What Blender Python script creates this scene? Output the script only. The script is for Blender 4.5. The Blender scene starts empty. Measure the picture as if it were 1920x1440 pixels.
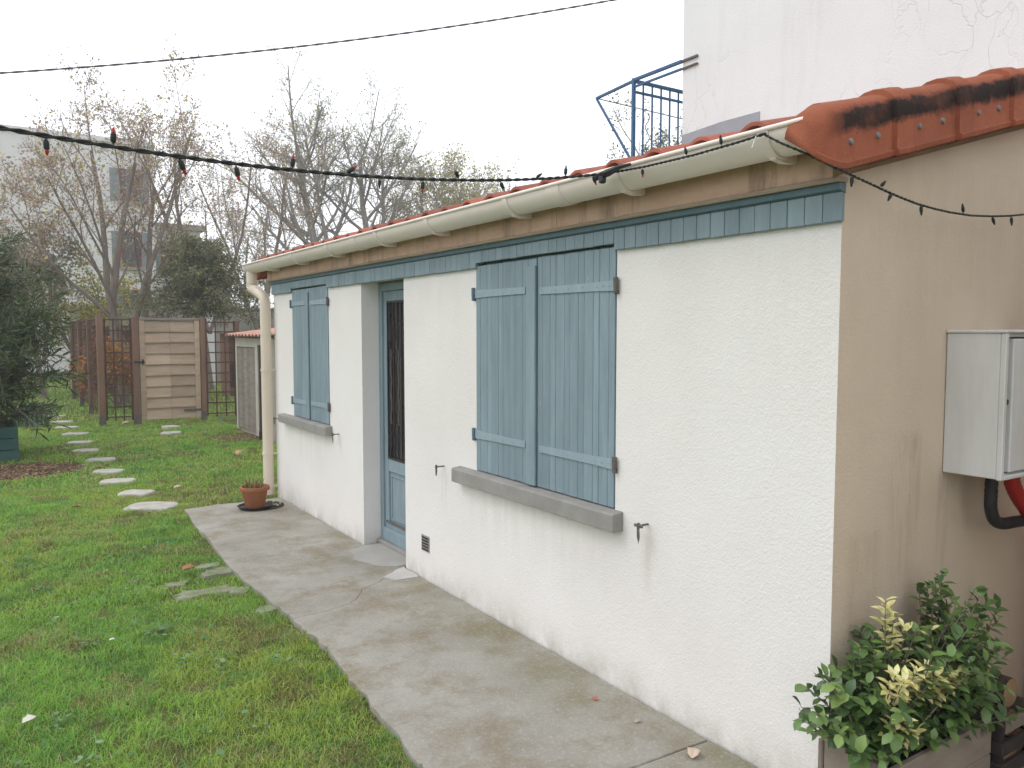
import bpy, bmesh, math, random
import numpy as np
from mathutils import Vector, Matrix
R = math.radians
sc = bpy.context.scene
COL = sc.collection

# ------------------------------------------------------------------ camera
cam_d = bpy.data.cameras.new('camera'); cam = bpy.data.objects.new('camera', cam_d); COL.objects.link(cam)
cam_d.sensor_width = 36; cam_d.lens = 28.0; cam_d.clip_start = 0.05; cam_d.clip_end = 2000
cam.location = (-2.321, -1.589, 1.6)
cam.rotation_euler = (R(90 - 3.755), 0, R(-33.331))
sc.camera = cam
# ------------------------------------------------------------------ sky and sun (bright overcast)
SUN_EL, SUN_AZ = R(52), R(-62)          # azimuth measured from +y towards +x
w = bpy.data.worlds.new('World'); sc.world = w; w.use_nodes = True
nt = w.node_tree; bg = nt.nodes['Background']
sky = nt.nodes.new('ShaderNodeTexSky'); sky.sky_type = 'NISHITA'; sky.sun_disc = False
sky.sun_elevation = SUN_EL; sky.sun_rotation = SUN_AZ; sky.dust_density = 4
hs = nt.nodes.new('ShaderNodeHueSaturation'); hs.inputs['Saturation'].default_value = .25
mx = nt.nodes.new('ShaderNodeMix'); mx.data_type = 'RGBA'; mx.inputs[0].default_value = .85
nt.links.new(sky.outputs[0], hs.inputs['Color']); nt.links.new(hs.outputs[0], mx.inputs[6])
mx.inputs[7].default_value = (9.6, 9.9, 10.3, 1)
nt.links.new(mx.outputs[2], bg.inputs[0]); bg.inputs[1].default_value = .15
sd = bpy.data.lights.new('sun', 'SUN'); so = bpy.data.objects.new('sun', sd); COL.objects.link(so)
sd.energy = .6; sd.angle = R(25); sd.color = (1, .97, .92)
so.rotation_euler = Vector((math.sin(SUN_AZ)*math.cos(SUN_EL), math.cos(SUN_AZ)*math.cos(SUN_EL), math.sin(SUN_EL))).to_track_quat('Z', 'Y').to_euler()
so.location = (-20, 10, 30)
vs = sc.view_settings; vs.view_transform = 'Standard'; vs.look = 'None'; vs.gamma = 1; vs.use_curve_mapping = False; vs.exposure = 0.17

# ------------------------------------------------------------------ helpers
class MB:
    def __init__(s): s.v = []; s.f = []; s.m = []; s.cm = 0
    def add(s, vs_, fs_):
        b = len(s.v); s.v += [tuple(p) for p in vs_]
        for f in fs_: s.f.append([i + b for i in f]); s.m.append(s.cm)
    def box(s, x0, x1, y0, y1, z0, z1, c=0):
        """axis box with chamfer c on all edges"""
        if c <= 0:
            s.add([(x, y, z) for x in (x0, x1) for y in (y0, y1) for z in (z0, z1)],
                  [(0,1,3,2), (4,6,7,5), (0,4,5,1), (2,3,7,6), (0,2,6,4), (1,5,7,3)]); return
        V = []; F = []
        idx = {}
        lim = ((x0, x1), (y0, y1), (z0, z1))
        for sx in (0, 1):
            for sy in (0, 1):
                for sz in (0, 1):
                    for ax in range(3):
                        p = []
                        for k, sg in enumerate((sx, sy, sz)):
                            val = lim[k][sg]
                            if k != ax: val += c if sg == 0 else -c
                            p.append(val)
                        idx[(sx, sy, sz, ax)] = len(V); V.append(p)
        for ax in range(3):
            o = [k for k in range(3) if k != ax]
            for sg in (0, 1):
                q = []
                for a, b in ((0,0), (1,0), (1,1), (0,1)):
                    t = [0,0,0]; t[ax] = sg; t[o[0]] = a; t[o[1]] = b; q.append(idx[(*t, ax)])
                F.append(q)
        for ax in range(3):
            o = [k for k in range(3) if k != ax]
            for a in (0, 1):
                for b in (0, 1):
                    t0 = [0,0,0]; t0[o[0]] = a; t0[o[1]] = b; t1 = list(t0); t1[ax] = 1
                    F.append([idx[(*t0, o[0])], idx[(*t1, o[0])], idx[(*t1, o[1])], idx[(*t0, o[1])]])
        for sx in (0,1):
            for sy in (0,1):
                for sz in (0,1): F.append([idx[(sx,sy,sz,k)] for k in range(3)])
        s.add(V, F)
    def quad(s, a, b, c, d): s.add([a, b, c, d], [(0,1,2,3)])
    def prism(s, poly, axis, a0, a1, caps=True):
        """poly of 2-d points extruded along axis (0,1,2) from a0 to a1; the poly holds the other two coords in order"""
        n = len(poly)
        def P(p, a):
            q = list(p); q.insert(axis, a); return q
        V = [P(p, a0) for p in poly] + [P(p, a1) for p in poly]
        F = [(i, (i+1) % n, n + (i+1) % n, n + i) for i in range(n)]
        if caps: F += [list(range(n))[::-1], [n + i for i in range(n)]]
        s.add(V, F)
    def tube(s, pts, rad, sides=8, caps=True):
        pts = [Vector(p) for p in pts]; n = len(pts)
        if not isinstance(rad, (list, tuple)): rad = [rad]*n
        T = [(pts[min(i+1, n-1)] - pts[max(i-1, 0)]).normalized() for i in range(n)]
        up = Vector((0,0,1)) if abs(T[0].z) < .9 else Vector((1,0,0))
        u = T[0].cross(up).normalized(); V = []
        for i in range(n):
            u = (u - T[i]*u.dot(T[i])).normalized(); v = T[i].cross(u)
            for k in range(sides):
                a = 2*math.pi*k/sides; V.append(pts[i] + (u*math.cos(a) + v*math.sin(a))*rad[i])
        F = []
        for i in range(n-1):
            for k in range(sides):
                k2 = (k+1) % sides
                F.append((i*sides+k, i*sides+k2, (i+1)*sides+k2, (i+1)*sides+k))
        if caps: F += [list(range(sides))[::-1], [(n-1)*sides+k for k in range(sides)]]
        s.add(V, F)
    def lathe(s, prof, c, sides=24):
        n = len(prof); V = []; F = []
        for r, z in prof:
            for k in range(sides):
                a = 2*math.pi*k/sides; V.append((c[0]+r*math.cos(a), c[1]+r*math.sin(a), c[2]+z))
        for i in range(n-1):
            for k in range(sides):
                k2 = (k+1) % sides; F.append((i*sides+k, i*sides+k2, (i+1)*sides+k2, (i+1)*sides+k))
        F += [list(range(sides))[::-1], [(n-1)*sides+k for k in range(sides)]]
        s.add(V, F)
    def bar(s, a, b, w_, h_):
        a = Vector(a); b = Vector(b); t = (b-a).normalized()
        up = Vector((0,0,1)) if abs(t.z) < .9 else Vector((0,1,0))
        u = t.cross(up).normalized()*w_/2; v = u.cross(t).normalized()*h_/2
        s.add([a-u-v, a+u-v, a+u+v, a-u+v, b-u-v, b+u-v, b+u+v, b-u+v],
              [(3,2,1,0), (4,5,6,7), (0,1,5,4), (1,2,6,5), (2,3,7,6), (3,0,4,7)])
    def mesh(s, name, mats, smooth=False):
        me = bpy.data.meshes.new(name); me.from_pydata(s.v, [], s.f)
        for m_ in (mats if isinstance(mats, (list, tuple)) else [mats]): me.materials.append(m_)
        me.polygons.foreach_set('material_index', s.m)
        if smooth: me.polygons.foreach_set('use_smooth', [True]*len(me.polygons))
        bm = bmesh.new(); bm.from_mesh(me); bmesh.ops.recalc_face_normals(bm, faces=bm.faces); bm.to_mesh(me); bm.free()
        if smooth:
            try: me.set_sharp_from_angle(angle=R(40))
            except Exception: pass
        return me
    def build(s, name, mats, parent=None, smooth=False):
        o = bpy.data.objects.new(name, s.mesh(name, mats, smooth)); COL.objects.link(o); o.parent = parent; return o
def link(name, me, parent=None, mw=None):
    o = bpy.data.objects.new(name, me); COL.objects.link(o); o.parent = parent
    if mw is not None: o.matrix_local = mw
    return o
def fast_mesh(name, V, F, mat_, col=None, smooth=False):
    V = np.asarray(V, np.float32); F = np.asarray(F, np.int32); k = F.shape[1]
    me = bpy.data.meshes.new(name); me.vertices.add(len(V)); me.vertices.foreach_set('co', V.ravel())
    me.loops.add(F.size); me.loops.foreach_set('vertex_index', F.ravel())
    me.polygons.add(len(F)); me.polygons.foreach_set('loop_start', np.arange(0, F.size, k, dtype=np.int32))
    if col is not None:
        at = me.color_attributes.new('Col', 'FLOAT_COLOR', 'POINT')
        c4 = np.ones((len(V), 4), np.float32); c4[:, :3] = col; at.data.foreach_set('color', c4.ravel())
    me.materials.append(mat_); me.update(); me.validate()
    return me
def tag(o, label, cat, group=None, kind=None):
    if label: o['label'] = label
    if cat: o['category'] = cat
    if group: o['group'] = group
    if kind: o['kind'] = kind
    return o
def thing(name, label, cat, loc=(0,0,0), group=None, rz=0):
    o = bpy.data.objects.new(name, None); COL.objects.link(o); o.location = loc; o.rotation_euler.z = rz
    o.empty_display_size = .1
    bpy.context.view_layer.update()
    return tag(o, label, cat, group)
def at_world(o, parent):
    """parent a mesh that is modelled in world coordinates"""
    o.parent = parent
    o.matrix_parent_inverse = (Matrix.Translation(parent.location) @ Matrix.Rotation(parent.rotation_euler.z, 4, 'Z')).inverted()
    return o
def part(mb, name, m_, parent, smooth=False):
    return at_world(mb.build(name, m_, None, smooth), parent)

# ------------------------------------------------------------------ materials
class NM:
    def __init__(s, name):
        s.mat = bpy.data.materials.new(name); s.mat.use_nodes = True; s.t = s.mat.node_tree
        s.b = s.t.nodes['Principled BSDF']; s.pos = s.t.nodes.new('ShaderNodeNewGeometry').outputs['Position']
    def n(s, typ, **kw):
        nd = s.t.nodes.new('ShaderNode' + typ)
        for k, v in kw.items():
            if k.startswith('_'): setattr(nd, k[1:], v)
            else:
                key = k.replace('__', ' ')
                if isinstance(v, bpy.types.NodeSocket): s.t.links.new(v, nd.inputs[key])
                else: nd.inputs[key].default_value = v
        return nd
    def vec(s, sc_=(1,1,1), loc=(0,0,0), src=None):
        m = s.n('Mapping'); m.inputs['Scale'].default_value = sc_; m.inputs['Location'].default_value = loc
        s.t.links.new(src or s.pos, m.inputs['Vector']); return m.outputs[0]
    def noise(s, scale, detail=5, rough=.6, st=(1,1,1), loc=(0,0,0), src=None, dist=0):
        return s.n('TexNoise', Vector=s.vec(st, loc, src), Scale=scale, Detail=detail, Roughness=rough, Distortion=dist).outputs['Fac']
    def ramp(s, fac, a, b, ca=0., cb=1.):
        m = s.n('MapRange', Value=fac); m.inputs[1].default_value = a; m.inputs[2].default_value = b
        m.inputs[3].default_value = ca; m.inputs[4].default_value = cb; m.clamp = True; return m.outputs[0]
    def mix(s, fac, a, b, mode='MIX'):
        m = s.t.nodes.new('ShaderNodeMix'); m.data_type = 'RGBA'; m.blend_type = mode
        for i, v in ((0, fac), (6, a), (7, b)):
            if isinstance(v, bpy.types.NodeSocket): s.t.links.new(v, m.inputs[i])
            else: m.inputs[i].default_value = v if i == 0 else ((*v, 1) if len(v) == 3 else v)
        return m.outputs[2]
    def math(s, op, a, b=0.):
        m = s.t.nodes.new('ShaderNodeMath'); m.operation = op
        for i, v in ((0, a), (1, b)):
            if isinstance(v, bpy.types.NodeSocket): s.t.links.new(v, m.inputs[i])
            else: m.inputs[i].default_value = v
        return m.outputs[0]
    def sep(s):
        return s.n('SeparateXYZ', Vector=s.pos).outputs
    def rnd(s): return s.t.nodes.new('ShaderNodeObjectInfo').outputs['Random']
    def set(s, col, rough=.8, bump=None, bd=.01, bs=.5, spec=.3):
        B = s.b
        if isinstance(col, bpy.types.NodeSocket): s.t.links.new(col, B.inputs['Base Color'])
        else: B.inputs['Base Color'].default_value = (*col, 1)
        if isinstance(rough, bpy.types.NodeSocket): s.t.links.new(rough, B.inputs['Roughness'])
        else: B.inputs['Roughness'].default_value = rough
        B.inputs['Specular IOR Level'].default_value = spec
        if bump is not None:
            bn = s.n('Bump', Height=bump, Strength=bs, Distance=bd); s.t.links.new(bn.outputs[0], B.inputs['Normal'])
        return s.mat
def simple(name, c1, c2, scale=8, rough=.8, bump=.004, bscale=None, st=(1,1,1), var=.0, spec=.3, detail=6):
    m = NM(name); f = m.ramp(m.noise(scale, detail, .65, st), .3, .7)
    c = m.mix(f, c1, c2)
    if var: c = m.mix(1.0, c, m.n('CombineColor', Red=m.ramp(m.rnd(), 0, 1, 1-var, 1+var), Green=m.ramp(m.rnd(), 0, 1, 1-var, 1+var), Blue=m.ramp(m.rnd(), 0, 1, 1-var, 1+var)).outputs[0], 'MULTIPLY')
    h = m.noise(bscale or scale*4, 5, .6, st)
    return m.set(c, rough, h, bump, .6, spec)
def stucco(name, c1, c2, base_dirt=True, grime=(.42,.37,.30), dirt=.5, drips=()):
    m = NM(name); xyz = m.sep()
    c = m.mix(m.ramp(m.noise(1.3, 6, .6), .35, .7), c1, c2)
    # blotchy dirt stains and splash-back at the foot of the wall
    st = m.ramp(m.noise(2.2, 7, .7, (1, 1, .45), (4, 2, 0)), .62, .82, 0, .35*dirt)
    c = m.mix(st, c, grime)
    if base_dirt:
        h = m.ramp(xyz[2], 0, .22, 1, 0); nn = m.ramp(m.noise(5, 7, .7, (1,1,.7)), .35, .75)
        c = m.mix(m.math('MULTIPLY', m.math('MULTIPLY', h, h), m.math('MULTIPLY', nn, .9)), c, (.34, .31, .24))
    for ax, a, b, z0, z1, k, col in drips:      # runs of dirt: axis, from, to, bottom, top, strength, colour
        e = (b-a)*.25
        w_ = m.math('MULTIPLY', m.ramp(xyz[ax], a, a+e, 0, 1), m.ramp(xyz[ax], b-e, b, 1, 0))
        h_ = m.math('MULTIPLY', m.ramp(xyz[2], z0, z0+(z1-z0)*.7, 0, 1), m.ramp(xyz[2], z1-.01, z1+.03, 1, 0))
        r_ = m.ramp(m.noise(16, 6, .7, (1,1,.10), (a,b,0)), .40, .66)
        c = m.mix(m.math('MULTIPLY', m.math('MULTIPLY', w_, h_), m.math('MULTIPLY', r_, k)), c, col)
    v = m.n('TexVoronoi', Vector=m.vec((1,1,1)), Scale=110.).outputs['Distance']
    h = m.math('ADD', m.math('MULTIPLY', m.noise(130, 4, .7), .7), m.math('ADD', m.noise(38, 4, .6), m.math('MULTIPLY', v, .5)))
    return m.set(c, .92, h, .0034, .55, .15)
M = {}
M['white'] = stucco('white_render', (.81, .782, .762), (.755, .72, .698), True, (.46,.40,.33), .7, [(1, 1.0, 2.55, .30, .715, .18, (.45,.41,.34)), (1, 4.55, 5.9, .35, .755, .18, (.45,.41,.34)), (1, .83, .94, .45, .72, .3, (.36,.29,.22)), (1, 2.66, 2.75, .45, .72, .4, (.36,.29,.22)), (1, 0., .45, 1.25, 1.955, .08, (.45,.40,.33)), (1, 2.35, 3.2, 1.4, 1.955, .08, (.45,.40,.33))])
M['beige'] = stucco('beige_render', (.62, .515, .405), (.54, .445, .345), True, (.30, .22, .15), 1.2, [(0, .30, .52, .62, 1.22, .75, (.27,.19,.12)), (0, .62, .72, .55, 1.08, .5, (.25,.19,.14)), (0, -.05, 1.6, 1.2, 2.2, .13, (.34,.27,.20)), (0, .05, .30, .0, .9, .3, (.30,.24,.17))])
def party():
    m = NM('cracked_render'); xyz = m.sep()
    c = m.mix(m.ramp(m.noise(.9, 6, .6), .3, .7), (.81, .83, .835), (.76, .775, .78))
    wob = m.n('TexNoise', Vector=m.vec((1,1,1)), Scale=2.5, Detail=5.)
    vv = m.t.nodes.new('ShaderNodeVectorMath'); vv.operation = 'MULTIPLY_ADD'
    m.t.links.new(wob.outputs['Color'], vv.inputs[0]); vv.inputs[1].default_value = (.5,.5,.5); m.t.links.new(m.vec((1, 1.5, .42)), vv.inputs[2])
    ed = m.n('TexVoronoi', _feature='DISTANCE_TO_EDGE', Vector=vv.outputs[0], Scale=2.6).outputs['Distance']
    keep = m.ramp(m.noise(.8, 3, .5, (1,1,1), (7,3,1)), .42, .6)
    cr = m.math('MULTIPLY', m.ramp(ed, .002, .016, 1, 0), keep)
    c = m.mix(m.math('MULTIPLY', cr, .2), c, (.42, .41, .40))
    stn = m.ramp(m.noise(3, 6, .65, (1, 1, .16)), .55, .8, 0, .35); c = m.mix(stn, c, (.55, .54, .52))
    return m.set(c, .9, m.math('SUBTRACT', m.noise(60, 4, .6), m.math('MULTIPLY', cr, .8)), .006, .6, .2)
M['party'] = party()
def paint(name, c1, c2, chip=(.42,.42,.40), var=.06):
    m = NM(name); f = m.ramp(m.noise(9, 6, .7, (1,1,.18)), .3, .72)
    c = m.mix(f, c1, c2)
    c = m.mix(m.ramp(m.noise(90, 3, .6, (1,1,.35)), .70, .76, 0, .75), c, chip)
    c = m.mix(m.ramp(m.noise(30, 6, .75, (1,1,.05)), .52, .75, 0, .35), c, tuple(min(1, x*1.45) for x in c2))
    c = m.mix(m.ramp(m.noise(3.5, 6, .7, (1,1,.4), (2,5,1)), .55, .8, 0, .4), c, tuple(x*.72 for x in c1))
    k = m.ramp(m.rnd(), 0, 1, 1-var, 1+var)
    c = m.mix(1., c, m.n('CombineColor', Red=k, Green=k, Blue=k).outputs[0], 'MULTIPLY')
    return m.set(c, .62, m.noise(60, 4, .6, (1,1,.06)), .002, .5, .35)
M['blue'] = paint('blue_grey_paint', (.185, .25, .285), (.25, .325, .365), (.45,.46,.45), .07)
M['blue_dark'] = paint('dark_blue_grey_paint', (.10, .16, .20), (.13, .20, .24))
M['blue_strap'] = paint('strap_paint', (.255, .33, .375), (.30, .375, .42), (.2,.14,.1), .03)
def concrete():
    m = NM('path_concrete'); xyz = m.sep()
    c = m.mix(m.ramp(m.noise(1.6, 7, .65), .35, .68), (.29, .27, .235), (.405, .385, .345))
    c = m.mix(m.ramp(m.noise(3.2, 7, .7, (1,1,1), (9,4,0)), .46, .64, 0, .85), c, (.235, .195, .13))
    c = m.mix(m.ramp(m.noise(14, 6, .7), .6, .85, 0, .35), c, (.56, .54, .51))
    near = m.ramp(xyz[0], -.42, -.06, 0, 1); g = m.ramp(m.noise(1.4, 5, .6, (1,1,1), (3,1,0)), .4, .6)
    yy = m.ramp(xyz[1], 3.1, 2.2, .15, 1)
    c = m.mix(m.math('MULTIPLY', m.math('MULTIPLY', near, g), m.math('MULTIPLY', yy, .8)), c, (.20, .19, .10))
    c = m.mix(m.ramp(m.noise(170, 3, .6), .54, .72, 0, .6), c, (.20, .185, .16))
    c = m.mix(m.ramp(m.noise(55, 5, .75, (1,1,1), (3,8,0)), .52, .72, 0, .5), c, (.55, .53, .50))
    return m.set(c, .93, m.math('ADD', m.noise(150, 4, .65), m.noise(40, 4, .6)), .005, .8, .2)
M['concrete'] = concrete()
M['mortar_patch'] = simple('pale_mortar', (.52,.51,.49), (.42,.41,.385), 6, .93, .002, 90)
M['mortar_patch2'] = simple('grey_mortar', (.40,.385,.36), (.33,.315,.29), 5, .93, .002, 90)
M['stone'] = simple('pale_stone', (.50,.475,.435), (.32,.305,.255), 9, .92, .006, 50, var=.1)
M['mossy'] = simple('mossy_stone', (.32,.305,.26), (.15,.16,.08), 7, .95, .006, 40)
M['sill'] = simple('grey_cement', (.33,.315,.30), (.25,.24,.225), 8, .9, .003, 90)
M['gutter'] = simple('cream_plastic', (.84,.755,.70), (.77,.68,.62), 3, .42, .0005, 40, (1,1,1), 0, .5)
M['pipe'] = simple('cream_pipe_plastic', (.74,.64,.53), (.66,.56,.45), 3, .45, .0005, 40, (1,1,.3), 0, .5)
def fascia():
    m = NM('weathered_fascia_wood')
    c = m.mix(m.ramp(m.noise(6, 7, .7, (1, .35, 2)), .3, .7), (.47, .305, .22), (.62, .44, .335))
    c = m.mix(m.ramp(m.noise(5, 6, .75, (1, 1.6, .25), (1,8,2)), .5, .72, 0, .8), c, (.16, .115, .09))
    c = m.mix(m.ramp(m.noise(2, 5, .6, (1, 1, .5), (5,2,2)), .58, .72, 0, .7), c, (.40, .33, .28))
    return m.set(c, .85, m.noise(30, 5, .6, (1,.08,2)), .003, .6, .2)
M['fascia'] = fascia()
M['fascia_lip'] = simple('light_fascia_lip', (.40,.33,.255), (.30,.23,.17), 6, .8, .002, 30, (1,.3,1))
def tilem():
    m = NM('red_clay_tile')
    c = m.mix(m.ramp(m.noise(9, 6, .7), .3, .7), (.37, .12, .075), (.27, .08, .05))
    c = m.mix(m.ramp(m.noise(5, 6, .75, (1,1,1), (3,3,1)), .56, .76, 0, .8), c, (.075, .05, .042))
    k = m.ramp(m.rnd(), 0, 1, .8, 1.2)
    c = m.mix(1., c, m.n('CombineColor', Red=k, Green=k, Blue=k).outputs[0], 'MULTIPLY')
    return m.set(c, .75, m.noise(60, 5, .65), .003, .5, .3)
M['tile'] = tilem()
def vergem():
    # smooth clay with black algae along the shoulder of each tile: object z is the height on the tile
    m = NM('red_verge_tile'); oc = m.t.nodes.new('ShaderNodeTexCoord').outputs['Object']
    z = m.n('SeparateXYZ', Vector=oc).outputs
    c = m.mix(m.ramp(m.noise(7, 6, .65), .3, .7), (.36, .115, .06), (.27, .08, .043))
    hz = m.math('ADD', m.math('SUBTRACT', z[2], m.math('MULTIPLY', z[0], .264)), m.math('MULTIPLY', m.math('SUBTRACT', m.noise(14, 5, .7), .5), .07))
    band = m.math('MULTIPLY', m.ramp(hz, .095, .118, 0, 1), m.ramp(hz, .168, .186, 1, 0))
    xx = m.math('MULTIPLY', m.ramp(z[0], -.03, .05, 0, 1), m.ramp(z[1], -.062, -.03, 1, 0))
    f = m.math('MULTIPLY', m.math('MULTIPLY', band, xx), m.ramp(m.noise(8, 6, .7), .3, .55, .55, .98))
    kk = m.ramp(m.rnd(), 0, 1, .82, 1.15); c = m.mix(1., c, m.n('CombineColor', Red=kk, Green=kk, Blue=kk).outputs[0], 'MULTIPLY')
    c = m.mix(m.ramp(m.noise(70, 4, .7), .60, .72, 0, .5), c, (.42,.20,.12))
    c = m.mix(f, c, (.018, .014, .013))
    c = m.mix(m.ramp(m.noise(26, 5, .7), .64, .74, 0, .7), c, (.05, .03, .025))
    return m.set(c, .8, m.math('ADD', m.noise(40, 5, .6), m.noise(180, 3, .6)), .004, .6, .2)
M['verge'] = vergem()
M['nail'] = simple('zinc_nail', (.25,.25,.26), (.12,.11,.11), 30, .5, .0005)
M['iron'] = simple('grey_iron', (.16,.15,.14), (.09,.075,.06), 30, .6, .001, 80)
M['dark_iron'] = simple('dark_iron', (.045,.045,.05), (.03,.028,.028), 30, .55, .001, 80)
M['bluerail'] = simple('blue_rail_paint', (.04,.125,.27), (.035,.10,.21), 12, .45, .0006, 50)
M['black'] = simple('black_plastic', (.016,.016,.018), (.03,.03,.032), 20, .5, .0006)
M['cable'] = simple('dark_green_cable', (.012,.018,.016), (.022,.024,.024), 20, .55, .0003)
M['cable2'] = simple('grey_violet_cable', (.11,.085,.11), (.15,.12,.145), 20, .6, .0003)
M['redtip'] = simple('red_bulb_tip', (.42,.012,.018), (.30,.01,.012), 20, .3, .0002, spec=.5)
M['cleartip'] = simple('frosted_bulb_tip', (.22,.27,.29), (.16,.2,.22), 20, .3, .0002, spec=.5)
M['redpipe'] = simple('red_plastic', (.42,.02,.015), (.30,.016,.012), 10, .5, .0005, spec=.4)
M['box'] = simple('white_meter_plastic', (.70,.70,.695), (.54,.53,.505), 5, .5, .0006, 60, (1,1,.25), spec=.4)
M['terracotta'] = simple('terracotta', (.36,.145,.07), (.28,.105,.05), 9, .82, .002, 60)
M['soil'] = simple('dark_soil', (.035,.026,.019), (.07,.052,.036), 25, .95, .012, 60)
def glassm():
    m = NM('dark_door_glass'); mt = m.set(m.mix(m.ramp(m.noise(4, 4, .6), .3, .7), (.035,.03,.028), (.075,.062,.055)), .12, m.noise(6, 2, .5), .001, .3, .5); return mt
M['glass'] = glassm()
M['oldwood'] = simple('weathered_grey_wood', (.30,.265,.235), (.20,.165,.14), 7, .88, .004, 40, (.6,.6,3), .15)
def gatewood():
    m = NM('gate_board_wood')
    c = m.mix(m.ramp(m.noise(5, 7, .7, (.5, 1, 3)), .3, .7), (.50, .39, .305), (.37, .275, .205))
    c = m.mix(m.ramp(m.noise(3, 6, .7, (1,1,2.5), (4,1,2)), .56, .74, 0, .8), c, (.46, .25, .13))
    k = m.ramp(m.rnd(), 0, 1, .82, 1.18)
    c = m.mix(1., c, m.n('CombineColor', Red=k, Green=k, Blue=k).outputs[0], 'MULTIPLY')
    return m.set(c, .85, m.noise(40, 5, .6, (.15,1,3)), .003, .6, .2)
M['gate'] = gatewood()
M['post'] = simple('brown_post_wood', (.25,.15,.105), (.165,.10,.074), 6, .85, .004, 40, (1,1,.2), .12)
M['trellis'] = simple('reddish_trellis_wood', (.135,.066,.05), (.085,.046,.038), 7, .85, .002, 40, (1,1,.3), .15)
M['planterwood'] = simple('grey_planter_wood', (.27,.225,.185), (.17,.14,.115), 8, .88, .003, 50, (.4,1,1), .12)
M['greenwood'] = simple('green_planter_paint', (.028,.085,.075), (.045,.115,.10), 7, .7, .003, 40, (.4,.4,2), .12)
M['shedwall'] = simple('pale_shed_paint', (.52,.50,.43), (.42,.40,.34), 4, .85, .002, 50)
M['shedroof'] = simple('faded_red_sheet', (.46,.20,.14), (.55,.33,.26), 3, .7, .002, 40)
M['log'] = simple('bark_log', (.075,.05,.036), (.04,.028,.02), 20, .9, .008, 60)
M['logend'] = simple('cut_log_end', (.36,.25,.135), (.28,.18,.095), 14, .85, .002, 60)
M['darkcloth'] = simple('dark_slats', (.03,.024,.024), (.055,.04,.036), 12, .8, .002)
M['oldwall'] = simple('mossy_cement', (.38,.36,.325), (.25,.235,.20), 2.5, .92, .008, 20)
M['brickwall'] = simple('old_brown_brick', (.20,.105,.075), (.13,.075,.058), 6, .9, .004, 40, var=.25)
M['farwall'] = simple('far_white_render', (.72,.71,.70), (.64,.63,.62), .8, .9, .004, 20)
M['fargrey'] = simple('far_grey_shutter', (.24,.27,.28), (.18,.20,.21), 4, .8, .002)
M['farred'] = simple('far_red_frame', (.30,.045,.035), (.22,.035,.03), 4, .8, .002)
M['farglass'] = simple('far_window_glass', (.05,.055,.06), (.09,.095,.10), 3, .15, .0005, spec=.5)
M['farroof'] = simple('far_roof', (.25,.16,.13), (.19,.125,.105), 3, .85, .004)
M['chair'] = simple('white_chair_plastic', (.75,.75,.75), (.66,.66,.66), 5, .5, .0005)
def bark(name, a, b): return simple(name, a, b, 9, .92, .012, 30, (1,1,.3))
M['bark1'] = bark('brown_bark', (.24,.195,.165), (.155,.125,.105))
M['bark2'] = bark('grey_bark', (.33,.30,.28), (.23,.205,.19))
def leafm(name, trans=.25, rough=.55):
    m = NM(name); at = m.t.nodes.new('ShaderNodeVertexColor'); at.layer_name = 'Col'
    m.set(at.outputs[0], rough, None, spec=.3)
    tr = m.t.nodes.new('ShaderNodeBsdfTranslucent'); m.t.links.new(at.outputs[0], tr.inputs[0])
    ms = m.t.nodes.new('ShaderNodeMixShader'); ms.inputs[0].default_value = trans
    out = m.t.nodes['Material Output']; m.t.links.new(m.b.outputs[0], ms.inputs[1]); m.t.links.new(tr.outputs[0], ms.inputs[2]); m.t.links.new(ms.outputs[0], out.inputs[0])
    return m.mat
M['leaf'] = leafm('leaf_blades'); M['grass'] = leafm('grass_blades', .3, .6)
M['drystalk'] = leafm('dry_stalks', .15, .8)
def groundm():
    m = NM('lawn_soil')
    c = m.mix(m.ramp(m.noise(3, 7, .7), .35, .65), (.08, .11, .03), (.12, .145, .04))
    c = m.mix(m.ramp(m.noise(8, 6, .7, (1,1,1), (2,2,0)), .52, .7, 0, .85), c, (.075, .055, .035))
    return m.set(c, .95, m.noise(30, 6, .7), .02, .8, .1)
M['ground'] = groundm()
M['litter'] = simple('brown_leaf_litter', (.15,.085,.05), (.085,.055,.035), 14, .95, .015, 50)
M['flash'] = simple('grey_flashing_paint', (.36,.37,.41), (.31,.32,.36), 3, .8, .002, 40)

# ------------------------------------------------------------------ the setting: ground, path
mb = MB(); N_ = 40
mb.quad((-120,-120,-.035), (120,-120,-.035), (120,140,-.035), (-120,140,-.035))
g = mb.build('ground', M['ground']); g['kind'] = 'structure'

EDGE = [(-.894,5.97), (-.95,4.9), (-1.0,3.76), (-.97,3.2), (-.949,2.721)]
EDGE2 = [(-.949,2.721), (-.955,2.5), (-.935,2.3), (-.965,2.0), (-.975,1.7), (-1.0,1.41), (-1.03,.95), (-1.06,.62)]
CRACK = [(-.949,2.721), (-.80,2.735), (-.654,2.765), (-.575,2.80), (-.513,2.851), (-.46,2.93), (-.426,2.984), (-.30,3.06), (-.16,3.162), (-.07,3.235), (-.012,3.283)]
JOINT = [(-1.06,.62), (-.75,.585), (-.407,.537), (-.2,.53), (-.012,.522)]
path = tag(bpy.data.objects.new('path', None), None, None, None, 'structure'); COL.objects.link(path)
rnd = random.Random(5)
def jag(pl, amp, n=4):
    out = []
    for a, b in zip(pl[:-1], pl[1:]):
        for k in range(n):
            t = k/n; q = amp if (k or out) else 0
            out.append((a[0]+(b[0]-a[0])*t+rnd.uniform(-q, q), a[1]+(b[1]-a[1])*t+rnd.uniform(-q, q)))
    out.append(pl[-1]); return out
crk = jag(CRACK, .006); jnt = jag(JOINT, .003); e1 = jag(EDGE, .012, 6); e2 = jag(EDGE2, .015, 5)
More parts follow.
